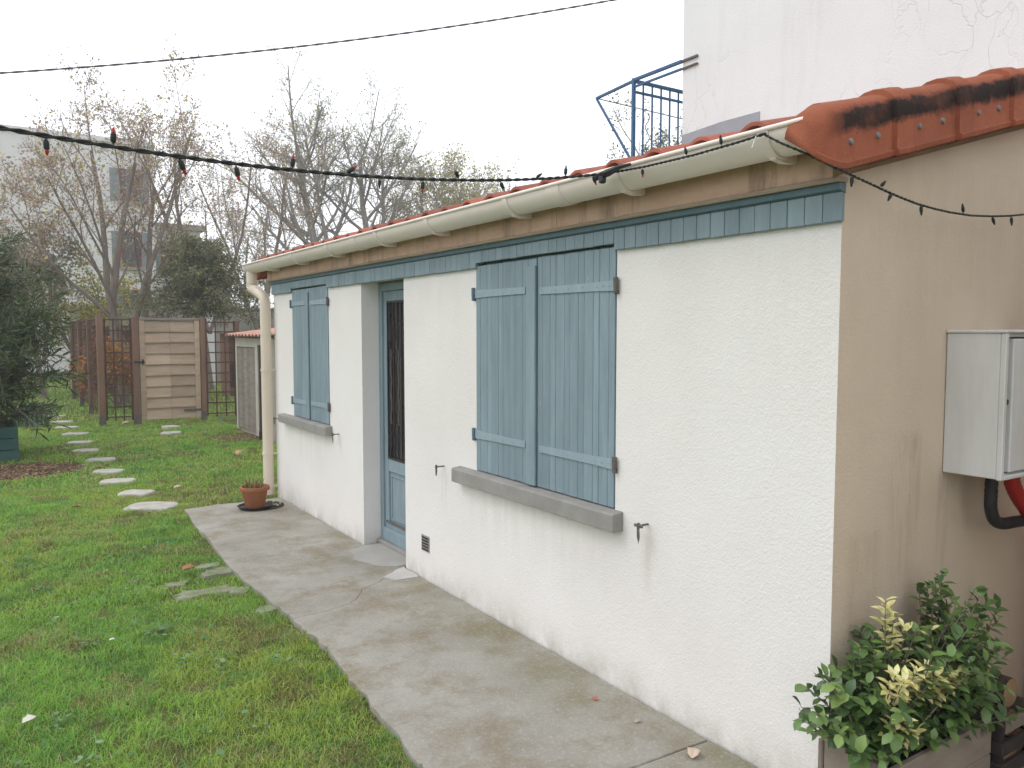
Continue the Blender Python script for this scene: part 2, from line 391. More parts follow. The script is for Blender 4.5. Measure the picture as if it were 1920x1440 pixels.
def slab(poly):
    mb = MB(); n = len(poly)
    A = Vector((sum(p[0] for p in poly)/n, sum(p[1] for p in poly)/n))
    def inset(p, d):
        v = A - Vector(p); v.normalize(); return (p[0]+v.x*d, p[1]+v.y*d)
    V = [(*p, -.12) for p in poly] + [(*inset(p, .0012), -.004) for p in poly] + [(*inset(p, .005), 0) for p in poly]
    F = [(k*n+i, k*n+(i+1) % n, (k+1)*n+(i+1) % n, (k+1)*n+i) for k in (0, 1) for i in range(n)] + [[2*n+i for i in range(n)]]
    mb.add(V, F); return mb.build('slab', M['concrete'], path)
far_end = jag([(-.012,6.02), (-.3,6.0), (-.6,6.02), (-.894,5.97)], .012, 5)
slab(far_end[:-1] + e1[:-1] + crk[:-1] + [(-.012,3.283), (.16,3.283), (.16,3.94), (-.012,3.94)])
slab(crk[::-1][:-1] + e2[:-1] + jnt)
slab([(-.012,.517), (-.2,.525), (-.407,.532), (-.75,.58), (-1.06,.615), (-1.12,.2), (-1.15,-1), (-1.2,-7), (4.4,-7), (4.4,-.014), (-.012,-.014)])
mb = MB(); mb.prism(jag([(-.02,3.02), (-.02,3.27), (-.12,3.20), (-.22,3.12), (-.17,3.03)], .012, 3), 2, .0006, .0045); mb.build('mortar_patch', M['mortar_patch'], path)
mb = MB(); mb.prism(jag([(.15,3.30), (.15,3.92), (-.02,3.92), (-.16,3.84), (-.22,3.62), (-.16,3.40), (-.05,3.30)], .012, 3), 2, .0006, .0055); mb.build('threshold_patch', M['mortar_patch2'], path)

# ------------------------------------------------------------------ the cottage
cot = thing('cottage', 'low white rendered cottage with blue-grey shutters and red tiled lean-to roof', 'house')
YL = 6.12; XB = 4.5; SL = .264
def roofz(x): return 2.307 + SL*x
def wall_front():
    mb = MB()
    # openings: y0, y1, z0, z1, depth
    OP = [(1.100,2.306,.80,1.99,.09), (4.648,5.560,.82,1.985,.09), (3.25,3.97,-.15,1.97,.18)]
    ys = sorted({0, YL, *[v for o in OP for v in o[:2]]}); zs = sorted({-.15, 2.26, *[v for o in OP for v in o[2:4]]})
    for i in range(len(ys)-1):
        for j in range(len(zs)-1):
            cy = (ys[i]+ys[i+1])/2; cz = (zs[j]+zs[j+1])/2
            if any(o[0] < cy < o[1] and o[2] < cz < o[3] for o in OP): continue
            mb.quad((0,ys[i],zs[j]), (0,ys[i],zs[j+1]), (0,ys[i+1],zs[j+1]), (0,ys[i+1],zs[j]))
    for y0, y1, z0, z1, d in OP:
        mb.quad((0,y0,z0), (0,y0,z1), (d,y0,z1), (d,y0,z0)); mb.quad((0,y1,z0), (d,y1,z0), (d,y1,z1), (0,y1,z1))
        mb.quad((0,y0,z1), (0,y1,z1), (d,y1,z1), (d,y0,z1)); mb.quad((0,y0,z0), (d,y0,z0), (d,y1,z0), (0,y1,z0))
        mb.quad((d,y0,z0), (d,y0,z1), (d,y1,z1), (d,y1,z0))
    me = bpy.data.meshes.new('wall'); me.from_pydata(mb.v, [], mb.f); me.materials.append(M['white'])
    bm = bmesh.new(); bm.from_mesh(me); bmesh.ops.remove_doubles(bm, verts=bm.verts, dist=1e-5)
    # soften the plaster arrises of the door opening and the house corner
    ed = [e for e in bm.edges if len(e.link_faces) == 2 and e.calc_face_angle(0) > 1 and abs(e.verts[0].co.x) < 1e-6 and abs(e.verts[1].co.x) < 1e-6
          and abs(e.verts[0].co.y-e.verts[1].co.y) < 1e-6]
    bmesh.ops.bevel(bm, geom=ed, offset=.008, segments=2, affect='EDGES')
    bm.to_mesh(me); bm.free()
    o = link('wall', me, cot); return o
wall_front()
gp = [(0, -.15), (0, roofz(0)-.05), (XB, roofz(XB)-.05), (XB, -.15)]
mb = MB(); n = 1
mb.add([(x, 0.0, z) for x, z in gp], [(0,1,2,3)])
gw = mb.build('gable_wall', M['beige'], cot); gw['label'] = 'beige rendered gable wall'
mb = MB(); mb.add([(x, YL, z) for x, z in gp], [(3,2,1,0)]); mb.add([(XB-.03,0,-.15), (XB-.03,YL,-.15), (XB-.03,YL,roofz(XB)-.06), (XB-.03,0,roofz(XB)-.06)], [(0,1,2,3)])
mb.build('rear_wall', M['white'], cot)
# frieze of blue planks under the eaves
rnd = random.Random(3); y = -.012; k = 0
while y < YL - .01:
    wd = .0695; y1 = min(y + wd, YL+.005); cy = (y+y1)/2
    zb = 1.955
    if 1.10 < cy < 2.31: zb = 1.983
    if 4.64 < cy < 5.57: zb = 1.986
    mb = MB(); j = rnd.uniform(-.0012, .0012)
    mb.box(-.022 + j, -.002, y+.001, y1-.0012, zb + rnd.uniform(-.001,.001), 2.048, .002); mb.build('frieze_plank', M['blue'], cot)
    y = y1; k += 1
mb = MB(); mb.prism([(-.003,2.044), (-.036,2.054), (-.041,2.074), (-.003,2.077)], 1, -.014, YL+.008); mb.build('cornice_moulding', M['blue_dark'], cot)
mb = MB()
mb.prism([(-.002,2.078), (-.058,2.075), (-.063,2.082), (-.057,2.090), (-.049,2.091), (-.002,2.091)], 1, -.02, YL+.02); mb.build('fascia_lip', M['fascia_lip'], cot)
for a, b in ((-.022, 1.48), (1.483, 3.4), (3.403, 4.9), (4.903, YL+.03)):
    mb = MB(); mb.box(-.050 + rnd.uniform(-.001,.001), -.012, a, b, 2.0915, 2.262, .002); mb.build('fascia_board', M['fascia'], cot)
# gutter: half round with a rolled lip
def gutter():
    cx, cz, rx, rz = -.132, 2.247, .076, .079
    pr = []
    for k in range(17):
        a = math.pi + math.pi*k/16; pr.append((cx+rx*math.cos(a), cz+rz*math.sin(a)))
    inn = [(cx+(rx-.004)*math.cos(math.pi+math.pi*k/16), cz+(rz-.004)*math.sin(math.pi+math.pi*k/16)) for k in range(17)]
    mb = MB(); mb.prism(pr + inn[::-1], 1, -.005, 6.42)
    mb.tube([(cx-rx-.002, y_, cz+.002) for y_ in (-.005, 6.42)], .0085, 10)
    g_ = mb.build('gutter', M['gutter'], cot, True)
    for y0, y1 in ((-.018, -.004), (6.42, 6.432)):
        mb = MB(); mb.prism([(cx+(rx+.004)*math.cos(math.pi+math.pi*k/16), cz+.006+(rz+.008)*math.sin(math.pi+math.pi*k/16)) for k in range(17)], 1, y0, y1); mb.build('end_cap', M['gutter'], g_)
    for yb in (.15, .88, 1.69, 2.52, 3.24, 4.13, 4.94, 5.75):
        mb = MB(); o_ = []; i_ = []
        for k in range(13):
            a = math.pi + math.pi*k/12; o_.append((cx+(rx+.006)*math.cos(a), cz+(rz+.0065)*math.sin(a))); i_.append((cx+(rx+.0015)*math.cos(a), cz+(rz+.0015)*math.sin(a)))
        mb.prism(o_ + i_[::-1], 1, yb-.02, yb+.02)
        mb.prism([(cx-.04, cz-.066), (cx-.025, cz-.075), (cx+.025, cz-.075), (cx+.08, cz-.035), (cx+.08, cz-.090), (cx+.02, cz-.094), (cx-.025, cz-.087)], 1, yb-.012, yb+.012)
        mb.build('gutter_bracket', M['gutter'], g_, True)
    for yb in (1.30, 3.62):
        mb = MB(); o_ = []; i_ = []
        for k in range(13):
            a = math.pi + math.pi*k/12; o_.append((cx+(rx+.004)*math.cos(a), cz+(rz+.0045)*math.sin(a))); i_.append((cx+(rx+.0012)*math.cos(a), cz+(rz+.0012)*math.sin(a)))
        mb.prism(o_ + i_[::-1], 1, yb-.045, yb+.045); mb.build('gutter_joint', M['gutter'], g_, True)
gutter()
# downpipe at the far end
P = [(-.135,6.36,2.19), (-.135,6.36,2.06), (-.132,6.345,2.02), (-.10,6.22,1.965), (-.082,6.16,1.93), (-.078,6.145,1.89), (-.078,6.143,1.8), (-.078,6.14,1.0), (-.078,6.14,.02)]
mb = MB(); mb.tube(P, [.05]*len(P), 16); dp = mb.build('downpipe', M['pipe'], cot, True)
for z in (1.58, 1.23, .42, .10):
    mb = MB(); mb.tube([(-.078,6.14,z-.011), (-.078,6.14,z+.011)], .056, 16); mb.box(-.03, .0, 6.09, 6.11, z-.008, z+.008); mb.build('pipe_clamp', M['pipe'], dp, True)
mb = MB(); mb.tube([(-.135,6.36,2.07), (-.135,6.36,2.178)], .056, 16); mb.build('pipe_collar', M['pipe'], dp, True)
# roof: one tile mesh shared by all
def tile_mesh():
    mb = MB(); top = []; W = .252; Lt = .42
    for k in range(13):
        u = k/12
        if u < .62: z = .040*math.sin(math.pi*u/.62)
        else: z = -.004 + .004*math.cos((u-.62)/.38*2*math.pi)
        top.append((u*W - .008, z))
    bot = [(a, b-.013) for a, b in top[::-1]]
    sec = top + bot; n_ = len(sec)
    V = [(0, a, b) for a, b in sec] + [(Lt, a, b + Lt*SL - .012) for a, b in sec]
    mb.add(V, [(i, (i+1) % n_, n_+(i+1) % n_, n_+i) for i in range(n_)] + [list(range(n_)), [n_+i for i in range(n_)][::-1]])
    return mb.mesh('roof_tile', M['tile'], True)
roof = bpy.data.objects.new('roof', None); COL.objects.link(roof); roof.parent = cot
tm = tile_mesh(); rnd = random.Random(11)
for r in range(12):
    for c_ in range(25):
        x = -.085 + r*.382 + rnd.uniform(-.004,.004)
        link('roof_tile', tm, roof, Matrix.Translation((x, -.02 + c_*.2475 + rnd.uniform(-.003,.003), roofz(x) + rnd.uniform(-.002,.004))) @ Matrix.Rotation(rnd.uniform(-.006,.006), 4, 'Z'))
mb = MB(); mb.add([(-.06,-.05,roofz(-.06)-.03), (XB,-.05,roofz(XB)-.03), (XB,YL+.08,roofz(XB)-.03), (-.06,YL+.08,roofz(-.06)-.03)], [(0,1,2,3)])
mb.add([(-.06,-.05,roofz(-.06)-.05), (XB,-.05,roofz(XB)-.05), (XB,YL+.08,roofz(XB)-.05), (-.06,YL+.08,roofz(-.06)-.05)], [(0,1,2,3)]); mb.build('roof_deck', M['fascia'], roof)
# verge tiles: apron plus rounded shoulder, with a collar at the lap; local x up the slope, y out of the gable
def verge_section(g_=0.):
    """(y,z) section: vertical apron, rolled shoulder, back edge on the roof"""
    s_ = [(-.070-g_, .0), (-.077-g_, .001), (-.078-g_, .012), (-.0705-g_, .022), (-.070-g_, .115), (-.069-g_, .128)]
    for k in range(9):
        a = math.pi - math.pi*.95*k/8; s_.append((.005+(.073+g_)*math.cos(a), .145+(.060+g_)*math.sin(a)))
    s_ += [(.080+g_, .12)]
    return s_
def verge_mesh(first, last=False):
    mb = MB(); Lt = .372
    out = []; xs = []
    if first: ts = [-.045, -.0435, -.039, -.031, -.018, .0, .020, .040, .06]
    else: ts = [0, .05]
    ts += [Lt-.07]; rows = []
    el = lambda u: 1 - math.sqrt(max(0, 1 - min(1, max(0, u))**2))
    for t in ts:
        b = .085*el((.06-t)/.108); d_ = .05*el((.01-t)/.057); f_ = .06*el((.025-t)/.072)
        if not first: b = d_ = f_ = 0
        rows.append([(t, y_ + (f_ if y_ < 0 else -f_*.3), b + z_*(.205-d_-b)/.205) for y_, z_ in verge_section()])
    for t, gg in ((Lt-.068, .016), (Lt+.012, .016), (Lt+.014, .002)):
        rows.append([(t, y_, z_ - (0.006 if i == 0 else 0)) for i, (y_, z_) in enumerate(verge_section(gg))])
    n_ = len(rows[0]); V = [p for r_ in rows for p in r_]; F = []
    for i in range(len(rows)-1):
        for k in range(n_-1): F.append((i*n_+k, i*n_+k+1, (i+1)*n_+k+1, (i+1)*n_+k))
    F.append(list(range(n_)))
    V = [(x, y_, z_ + SL*x) for x, y_, z_ in V]
    mb.add(V, F); me = mb.mesh('verge_tile', M['verge'], True); return me
vm0 = verge_mesh(True); vm1 = verge_mesh(False)
nm = MB(); nm.lathe([(.0, .006), (.008, .005), (.011, 0), (.011, -.002)], (0,0,0), 8); nail_me = nm.mesh('nail', M['nail'], True)
for i in range(13):
    x = -.17 + i*.372
    o = link('verge_tile', vm0 if i == 0 else vm1, cot, Matrix.Translation((x, -.012, roofz(x) - .177)))
    md = o.modifiers.new('thick', 'SOLIDIFY'); md.thickness = .012; md.offset = 0 if i else 0
    if i < 5:
        for dx in (.075, .215):
            link('nail', nail_me, o, Matrix.Translation((dx, -.0765, .075 + SL*dx)) @ Matrix.Rotation(R(90), 4, 'X'))
for i in range(12):
    x = -.11 + i*.372
    o = link('verge_tile', vm1, cot, Matrix.Translation((x, YL+.075, roofz(x) - .177)) @ Matrix.Scale(-1, 4, (0,1,0)))
    md = o.modifiers.new('thick', 'SOLIDIFY'); md.thickness = .012; md.offset = 0
mb = MB(); mb.add([(x, y_, roofz(x) - .177 + dz) for x in (-.06, XB) for y_, dz in ((-.004, -.028), (-.05, -.012), (-.058, .03), (-.004, .03))], [(0,1,2,3), (7,6,5,4), (0,4,5,1), (1,5,6,2), (2,6,7,3), (3,7,4,0)])
mb.build('verge_mortar', simple('rusty_mortar', (.30,.20,.125), (.17,.105,.065), 8, .9, .008, 30), cot)
# sills
def sill(y0, y1, z1, h, out):
    mb = MB(); mb.prism([(.06, z1-h), (-out, z1-h), (-out, z1-.012), (-out+.006, z1-.006), (.06, z1+.006)], 1, y0, y1)
    o = mb.build('window_sill', M['sill'], cot); md = o.modifiers.new('bev', 'BEVEL'); md.width = .005; md.segments = 2
sill(1.045, 2.50, .806, .088, .062); sill(4.60, 5.86, .834, .078, .062)
# shutters
def rivet(mb, x, y_, z, r=.0055):
    V = [(x, y_+r*math.cos(a), z+r*math.sin(a)) for a in [k*math.pi/3 for k in range(6)]] + [(x-r*.7, y_, z)]
    mb.add(V, [(k, (k+1) % 6, 6) for k in range(6)])
def shutter(y0, y1, z0, z1, nb, side, zs_, batten):
    """leaf between y0 and y1; side=-1: hung at y0 (near side), +1: hung at y1"""
    e = bpy.data.objects.new('shutter', None); COL.objects.link(e); e.parent = cot
    bw = .075 if batten else 0
    a, b = (y0 + bw, y1) if side > 0 else (y0, y1 - bw)
    wds = [1.0 + .22*((i % 2)*2-1) + rnd.uniform(-.05,.05) for i in range(nb)]; S = sum(wds); y_ = a
    for wd in wds:
        w1 = y_ + (b-a)*wd/S
        mb = MB(); j = rnd.uniform(-.001,.001); mb.box(-.006+j, .020, y_+.0007, w1-.0007, z0+rnd.uniform(-.001,.001), z1+rnd.uniform(-.001,.001), .0022)
        mb.build('plank', M['blue'], e); y_ = w1
    if batten:
        q = (y0-.004, y0+bw) if side > 0 else (y1-bw, y1+.004)
        mb = MB(); mb.box(-.021, -.006, q[0], q[1], z0+.002, z1-.035, .003); mb.build('meeting_batten', M['blue'], e)
        mb = MB(); mb.box(-.0055, .020, q[0]+.006, q[1]-.0005, z0, z1, .002); mb.build('plank', M['blue'], e)
    for z in zs_:
        mb = MB()
        h0, h1 = .020, .017
        yi = (y0 + bw + .02) if side > 0 else (y1 - .025)      # inner end
        yo = (y1 + .004) if side > 0 else (y0 - .004)          # hinge end
        if not batten and side > 0: yi = y0 + .02
        xs = (-.0062, -.0122)
        V = []
        for x in xs:
            V += [(x, yo, z-h0-.004), (x, yo, z+h0+.004), (x, yo + (yi-yo)*.25, z+h0), (x, yo+(yi-yo)*.25, z-h0), (x, yi, z-h1), (x, yi, z+h1)]
        mb.add(V, [(0,1,2,3), (3,2,5,4), (6,9,8,7), (9,10,11,8), (0,6,7,1), (1,7,8,2), (2,8,11,5), (5,11,10,4), (4,10,9,3), (3,9,6,0)])
        for t in (.06, .14, .22, .4, .58, .76, .95): rivet(mb, -.0122, yo + (yi-yo)*t, z + rnd.uniform(-.003,.003))
        rivet(mb, -.0122, yi + (yo-yi)*.03, z + .010); 
        mb.build('strap_hinge', M['blue_strap'], e)
        mb = MB(); yh = yo + (.012 if side > 0 else -.012)
        mb.tube([(-.016, yh, z-.036), (-.016, yh, z+.034)], .0095, 8); mb.box(-.016, .0, yh-.006, yh+.006, z-.038, z-.018); mb.box(-.022, -.008, yh-.011, yh+.012, z-.012, z+.036, .002)
        mb.build('hinge_pin', M['blue_dark'] if side > 0 else M['iron'], e, True)
    return e
shutter(1.106, 1.698, .812, 1.972, 11, -1, (1.803, 1.010), False)
shutter(1.706, 2.300, .812, 1.968, 9, +1, (1.812, 1.016), True)
shutter(4.654, 5.100, .84, 1.974, 7, -1, (1.846, .988), False)
shutter(5.106, 5.553, .84, 1.972, 6, +1, (1.850, .978), True)
for q in ((1.10, 2.306, .81, 1.985), (4.648, 5.56, .83, 1.98)):
    mb = MB(); mb.box(.03, .032, *q); mb.build('window_backing', M['blue_dark'], cot)
# shutter stops
for y_, z, tip in ((6.0, .77, .5), (4.45, .785, -1), (2.70, .775, .5), (.886, .783, -1)):
    mb = MB(); mb.tube([(.02, y_, z), (-.055, y_, z)], .0045, 6); mb.lathe([(.006,-.012), (.009,0), (.006,.012)], (-.055,y_,z), 8)
    if tip < 0: mb.add([(-.057,y_-.009,z-.01), (-.057,y_+.009,z-.01), (-.054,y_+.011,z-.05), (-.054,y_,z-.078), (-.054,y_-.008,z-.05), (-.060,y_,z-.04)], [(0,1,5), (1,2,5), (2,3,5), (3,4,5), (4,0,5), (4,3,2,1,0)]); mb.box(-.060,-.05,y_-.025,y_+.025,z-.006,z+.006,.002)
    else: mb.tube([(-.055,y_,z+.012), (-.056,y_-.002,z-.03), (-.054,y_+.004,z-.055)], [.006,.006,.003], 6)
    mb.build('shutter_stop', M['iron'], cot, True)
# vent grille
v_ = MB(); v_.box(-.004, .0, 2.90, 3.01, .182, .287, .001); vg = v_.build('vent_plate', simple('vent_plate_metal', (.42,.40,.37), (.25,.23,.2), 40, .6, .001), cot)
for i in range(5):
    for j in range(5):
        mb = MB(); mb.box(-.0075, -.0045, 2.908+i*.0195, 2.922+i*.0195, .189+j*.019, .2015+j*.019, .001); mb.build('vent_slot', M['dark_iron'], vg)
# dirt-filled crack and old fixing under the small window
# door
door = bpy.data.objects.new('door', None); COL.objects.link(door); door.parent = cot
mb = MB(); mb.box(.135, .18, 3.915, 3.97, .0, 1.955, .003); mb.box(.135, .18, 3.25, 3.30, .0, 1.955, .003); mb.box(.135, .18, 3.301, 3.914, 1.90, 1.955, .003)
mb.build('door_frame', M['blue'], door)
def dbox(name, y0, y1, z0, z1, x0=.150, mt='blue', c=.003):
    mb = MB(); mb.box(x0, .178, y0, y1, z0, z1, c); return mb.build(name, M[mt], door)
dbox('stile', 3.845, 3.912, .035, 1.897); dbox('stile', 3.303, 3.37, .035, 1.897)
dbox('top_rail', 3.371, 3.844, 1.82, 1.897); dbox('middle_rail', 3.371, 3.844, .56, .66); dbox('bottom_rail', 3.371, 3.844, .035, .17)
pn = dbox('panel', 3.371, 3.844, .171, .559, .162); mb = MB()
for a, b, c_, d in ((3.40,3.815,.20,.212), (3.40,3.815,.52,.532), (3.40,3.412,.2125,.5195), (3.803,3.815,.2125,.5195)): mb.box(.156, .163, a, b, c_, d, .002)
mb.build('panel_moulding', M['blue'], pn)
mb = MB(); mb.box(.140,.151, 3.34, 3.88, .17, .186, .002); mb.build('weather_bar', M['iron'], door)
mb = MB(); mb.box(.128,.151, 3.303, 3.912, .035, .13, .004); mb.build('kick_board', M['blue'], door)
dbox('glass_pane', 3.371, 3.844, .661, 1.819, .170, 'glass', .001)
mb = MB(); mb.box(.10,.178, 3.25, 3.97, .004, .034, .004); mb.build('door_sill', M['sill'], door)
gr = MB(); gr.box(.146,.156,3.366,3.38,.655,1.826); gr.box(.146,.156,3.835,3.849,.655,1.826); gr.box(.146,.156,3.3805,3.8345,.655,.669); gr.box(.146,.156,3.3805,3.8345,1.81,1.826)
gri = gr.build('grille_frame', M['dark_iron'], door)
for i in range(7):
    y_ = 3.42 + i*.064; mb = MB(); mb.tube([(.151,y_,.668), (.151,y_,1.812)], .006, 6); mb.build('grille_bar', M['dark_iron'], gri)
for y_ in (3.80, 3.675, 3.55, 3.425):
    for z in (.80, 1.58):
        mb = MB(); mb.tube([(.148, y_ + .028*math.sin(t*1.05), z + .075*math.cos(t*1.05)) for t in range(7)], .004, 5); mb.build('grille_scroll', M['dark_iron'], gri)
    mb = MB(); mb.tube([(.148, y_ - .022 + .007*math.sin(t*1.9), .92+t*.055) for t in range(11)], .0055, 5); mb.build('grille_twist', M['iron'], gri)

# ------------------------------------------------------------------ the tall neighbouring building with its balcony
nb = thing('apartment_building', 'tall white building with cracked blind wall rising behind the cottage roof', 'building', (4.5, 5.19, 0))
mb = MB(); mb.box(4.5, 13, -9, 5.19, -.1, 10.5); part(mb, 'wall', M['party'], nb)
mb = MB(); mb.box(4.40, 13.1, -9.1, 5.3, 10.501, 10.7); part(mb, 'roof_edge', M['oldwall'], nb)
mb = MB(); mb.prism([(4.072, 3.2), (4.072, 3.895), (4.6, 3.90), (5.192, 3.872), (5.192, 3.2)], 0, 4.494, 4.4985); o = part(mb, 'flashing_patch', M['flash'], nb); o['label'] = 'grey painted patch above the roof'
mb = MB(); mb.box(4.5, 8.2, 5.191, 6.04, 3.56, 3.68); part(mb, 'balcony_slab', M['oldwall'], nb)
def railbar(a, b, t, name='rail', m_='bluerail'):
    mb = MB(); mb.bar(a, b, t, t); return part(mb, name, M[m_], nb)
railbar((4.485,4.95,4.71), (4.485,5.19,4.71), .022, 'wall_anchor', 'iron'); railbar((4.485,4.95,4.625), (4.485,5.19,4.625), .018, 'wall_anchor', 'iron')
railbar((4.485,5.191,4.71), (4.485,6.03,4.71), .034, 'top_rail'); railbar((4.485,5.191,4.625), (4.485,6.03,4.625), .024, 'lower_rail')
railbar((4.485,6.014,3.681), (4.485,6.014,4.73), .038, 'corner_post')
railbar((4.504,6.014,4.70), (8.2,6.014,4.70), .036, 'top_rail'); railbar((4.504,6.014,4.57), (8.2,6.014,4.57), .026, 'lower_rail')
for i in range(24):
    x = 4.645 + i*.152; railbar((x,6.014,3.681), (x,6.014,4.682), .017, 'baluster')
mb = MB(); mb.tube([(4.72+.035*math.sin(t*.9), 6.014, 4.35-t*.035) for t in range(16)], .006, 5); part(mb, 'scroll', M['bluerail'], nb, True)
railbar((4.485,6.04,4.70), (4.485,6.74,4.66), .03, 'outrigger'); railbar((4.485,6.73,4.65), (4.485,6.02,3.70), .024, 'outrigger_strut')
mb = MB(); mb.tube([(4.485,6.72,4.655), (6.2,6.74,4.62), (8.2,6.72,4.655)], .007, 5); part(mb, 'washing_line', M['dark_iron'], nb)

# unseen building added across the passage to keep the gable in shade
ob = thing('added_shade_building', 'unseen rendered building with tiled roof, added across the passage to shade the gable', 'building', (.70,-1.0,0))
mb = MB(); mb.box(.70, 4.45, -6, -1.0, -.1, 2.0); part(mb, 'wall', M['beige'], ob)
mb = MB(); mb.prism([(.62, 2.001), (.62, 2.05), (4.45, 2.7), (4.45, 2.001)], 1, -6.1, -.95); part(mb, 'roof', M['tile'], ob)

# ------------------------------------------------------------------ things on and around the gable
mt = thing('meter_box', 'white plastic meter box with conduits on the beige gable wall', 'meter box', (.655, 0, 1.07))
mb = MB(); mb.box(.655, .675, -.19, -.002, 1.075, 1.595, .003); mb.box(1.06, 1.08, -.19, -.002, 1.075, 1.595, .003); mb.box(.6755, 1.0595, -.03, -.002, 1.09, 1.58); mb.box(.6755, 1.0595, -.19, -.002, 1.075, 1.089); mb.box(.6755, 1.0595, -.19, -.002, 1.581, 1.595); part(mb, 'cabinet', M['box'], mt)
mb = MB(); mb.box(.648, 1.087, -.212, -.001, 1.5955, 1.607, .003); part(mb, 'lid', M['box'], mt)
mb = MB(); mb.box(.655, .677, -.210, -.1905, 1.072, 1.595, .003); mb.box(1.058, 1.08, -.210, -.1905, 1.072, 1.595, .003); mb.box(.6775, 1.0575, -.210, -.1905, 1.072, 1.086, .002); part(mb, 'front_frame', M['box'], mt)
mb = MB(); mb.box(.6785, .722, -.188, -.17, 1.095, 1.575, .002); part(mb, 'hinge_strip', M['sill'], mt)
mb = MB(); mb.box(.7225, 1.055, -.205, -.17, 1.095, 1.575, .004); dd = part(mb, 'meter_door', M['box'], mt)
mb = MB(); mb.tube([(.70,-.200,1.35), (.70,-.187,1.35)], .010, 10); part(mb, 'lock', M['dark_iron'], mt)
mb = MB()
for k in range(40):
    pass
def flex(P_, r, m_, name):
    pts = []
    n_ = 46
    for i in range(n_):
        t = i/(n_-1)*(len(P_)-1); k = min(int(t), len(P_)-2); f = t-k
        p0, p1, p2, p3 = [Vector(P_[min(max(k+d, 0), len(P_)-1)]) for d in (-1, 0, 1, 2)]
        pts.append(.5*((2*p1)+(p2-p0)*f+(2*p0-5*p1+4*p2-p3)*f*f+(-p0+3*p1-3*p2+p3)*f**3))
    mb = MB(); mb.tube(pts, [r*(1.06 if i % 2 else .97) for i in range(n_)], 12); return part(mb, name, M[m_], mt, True)
flex([(.80,-.11,1.09), (.80,-.11,1.0), (.802,-.11,.94), (.835,-.11,.89), (.90,-.11,.868), (1.0,-.11,.862), (1.12,-.10,.85)], .022, 'black', 'black_conduit')
flex([(.90,-.13,1.09), (.915,-.13,1.03), (.965,-.13,.97), (1.05,-.13,.90), (1.18,-.12,.80), (1.32,-.09,.6), (1.36,-.06,.3), (1.36,-.05,-.02)], .028, 'redpipe', 'red_conduit')
for x, y_, z in ((.80,-.11,.955), (.81,-.11,.915)):
    pass

# wooden trough with the variegated shrub
tr = thing('planter_trough', 'weathered grey wooden trough at the foot of the beige gable', 'planter', (.25,-.13,0))
mb = MB(); mb.box(-.055, -.033, -.235, -.022, .003, .255, .004); part(mb, 'end_board', M['planterwood'], tr)
mb = MB(); mb.box(.535, .557, -.235, -.022, .003, .255, .004); part(mb, 'end_board', M['planterwood'], tr)
for z0, z1 in ((.003,.127), (.1285,.252)):
    mb = MB(); mb.box(-.060, .560, -.258, -.2355, z0, z1, .004); part(mb, 'side_board', M['planterwood'], tr)
    mb = MB(); mb.box(-.060, .560, -.0215, -.003, z0, z1, .004); part(mb, 'side_board', M['planterwood'], tr)
mb = MB(); mb.box(-.0325, .5345, -.235, -.022, .01, .205); part(mb, 'potting_soil', M['soil'], tr)

def leaf_shape(L, W, fold=.25, curl=.2, serr=0.):
    """flat leaf along +x, folded along the midrib; returns verts, quads/tris"""
    n_ = 5; V = []
    for i in range(n_+1):
        t = i/n_; wd = W*math.sin(math.pi*min(1, t*.93+.05))**.8*(1 if not (serr and i % 2) else 1+serr)
        x = L*t; z = -curl*L*t*t
        if i == n_: wd = 0
        V += [(x, -wd/2, z+fold*wd/2), (x, 0, z), (x, wd/2, z+fold*wd/2)]
    F = []
    for i in range(n_):
        a = i*3; F += [(a, a+1, a+4, a+3), (a+1, a+2, a+5, a+4)]
    return V, F
def leaf_mat(name, c1, c2, edge=None):
    m = NM(name); k = m.rnd(); c = m.mix(k, c1, c2)
    if edge: c = m.mix(m.ramp(m.noise(60, 3, .6), .5, .6), c, edge)
    m.set(c, .38, None, spec=.45); return m.mat
LM = [leaf_mat('euonymus_green', (.10,.18,.045), (.21,.30,.09)), leaf_mat('euonymus_dark', (.04,.085,.025), (.07,.13,.04)), leaf_mat('euonymus_cream', (.62,.54,.22), (.72,.66,.36), (.42,.45,.12))]
bush = thing('variegated_shrub', 'bushy green shrub with cream-yellow tips in the wooden trough', 'shrub', (.25,-.13,.205))
rb = random.Random(21); leaf_me = []
for mi, m_ in enumerate(LM):
    for L, W in (((.048,.027), (.040,.022)) if mi < 2 else ((.046,.018), (.040,.016))):
        b_ = MB(); V, F = leaf_shape(L, W, .25, .25, .18); b_.add(V, F); leaf_me.append(b_.mesh('leaf', m_, True))
stems = MB(); LEAVES = []
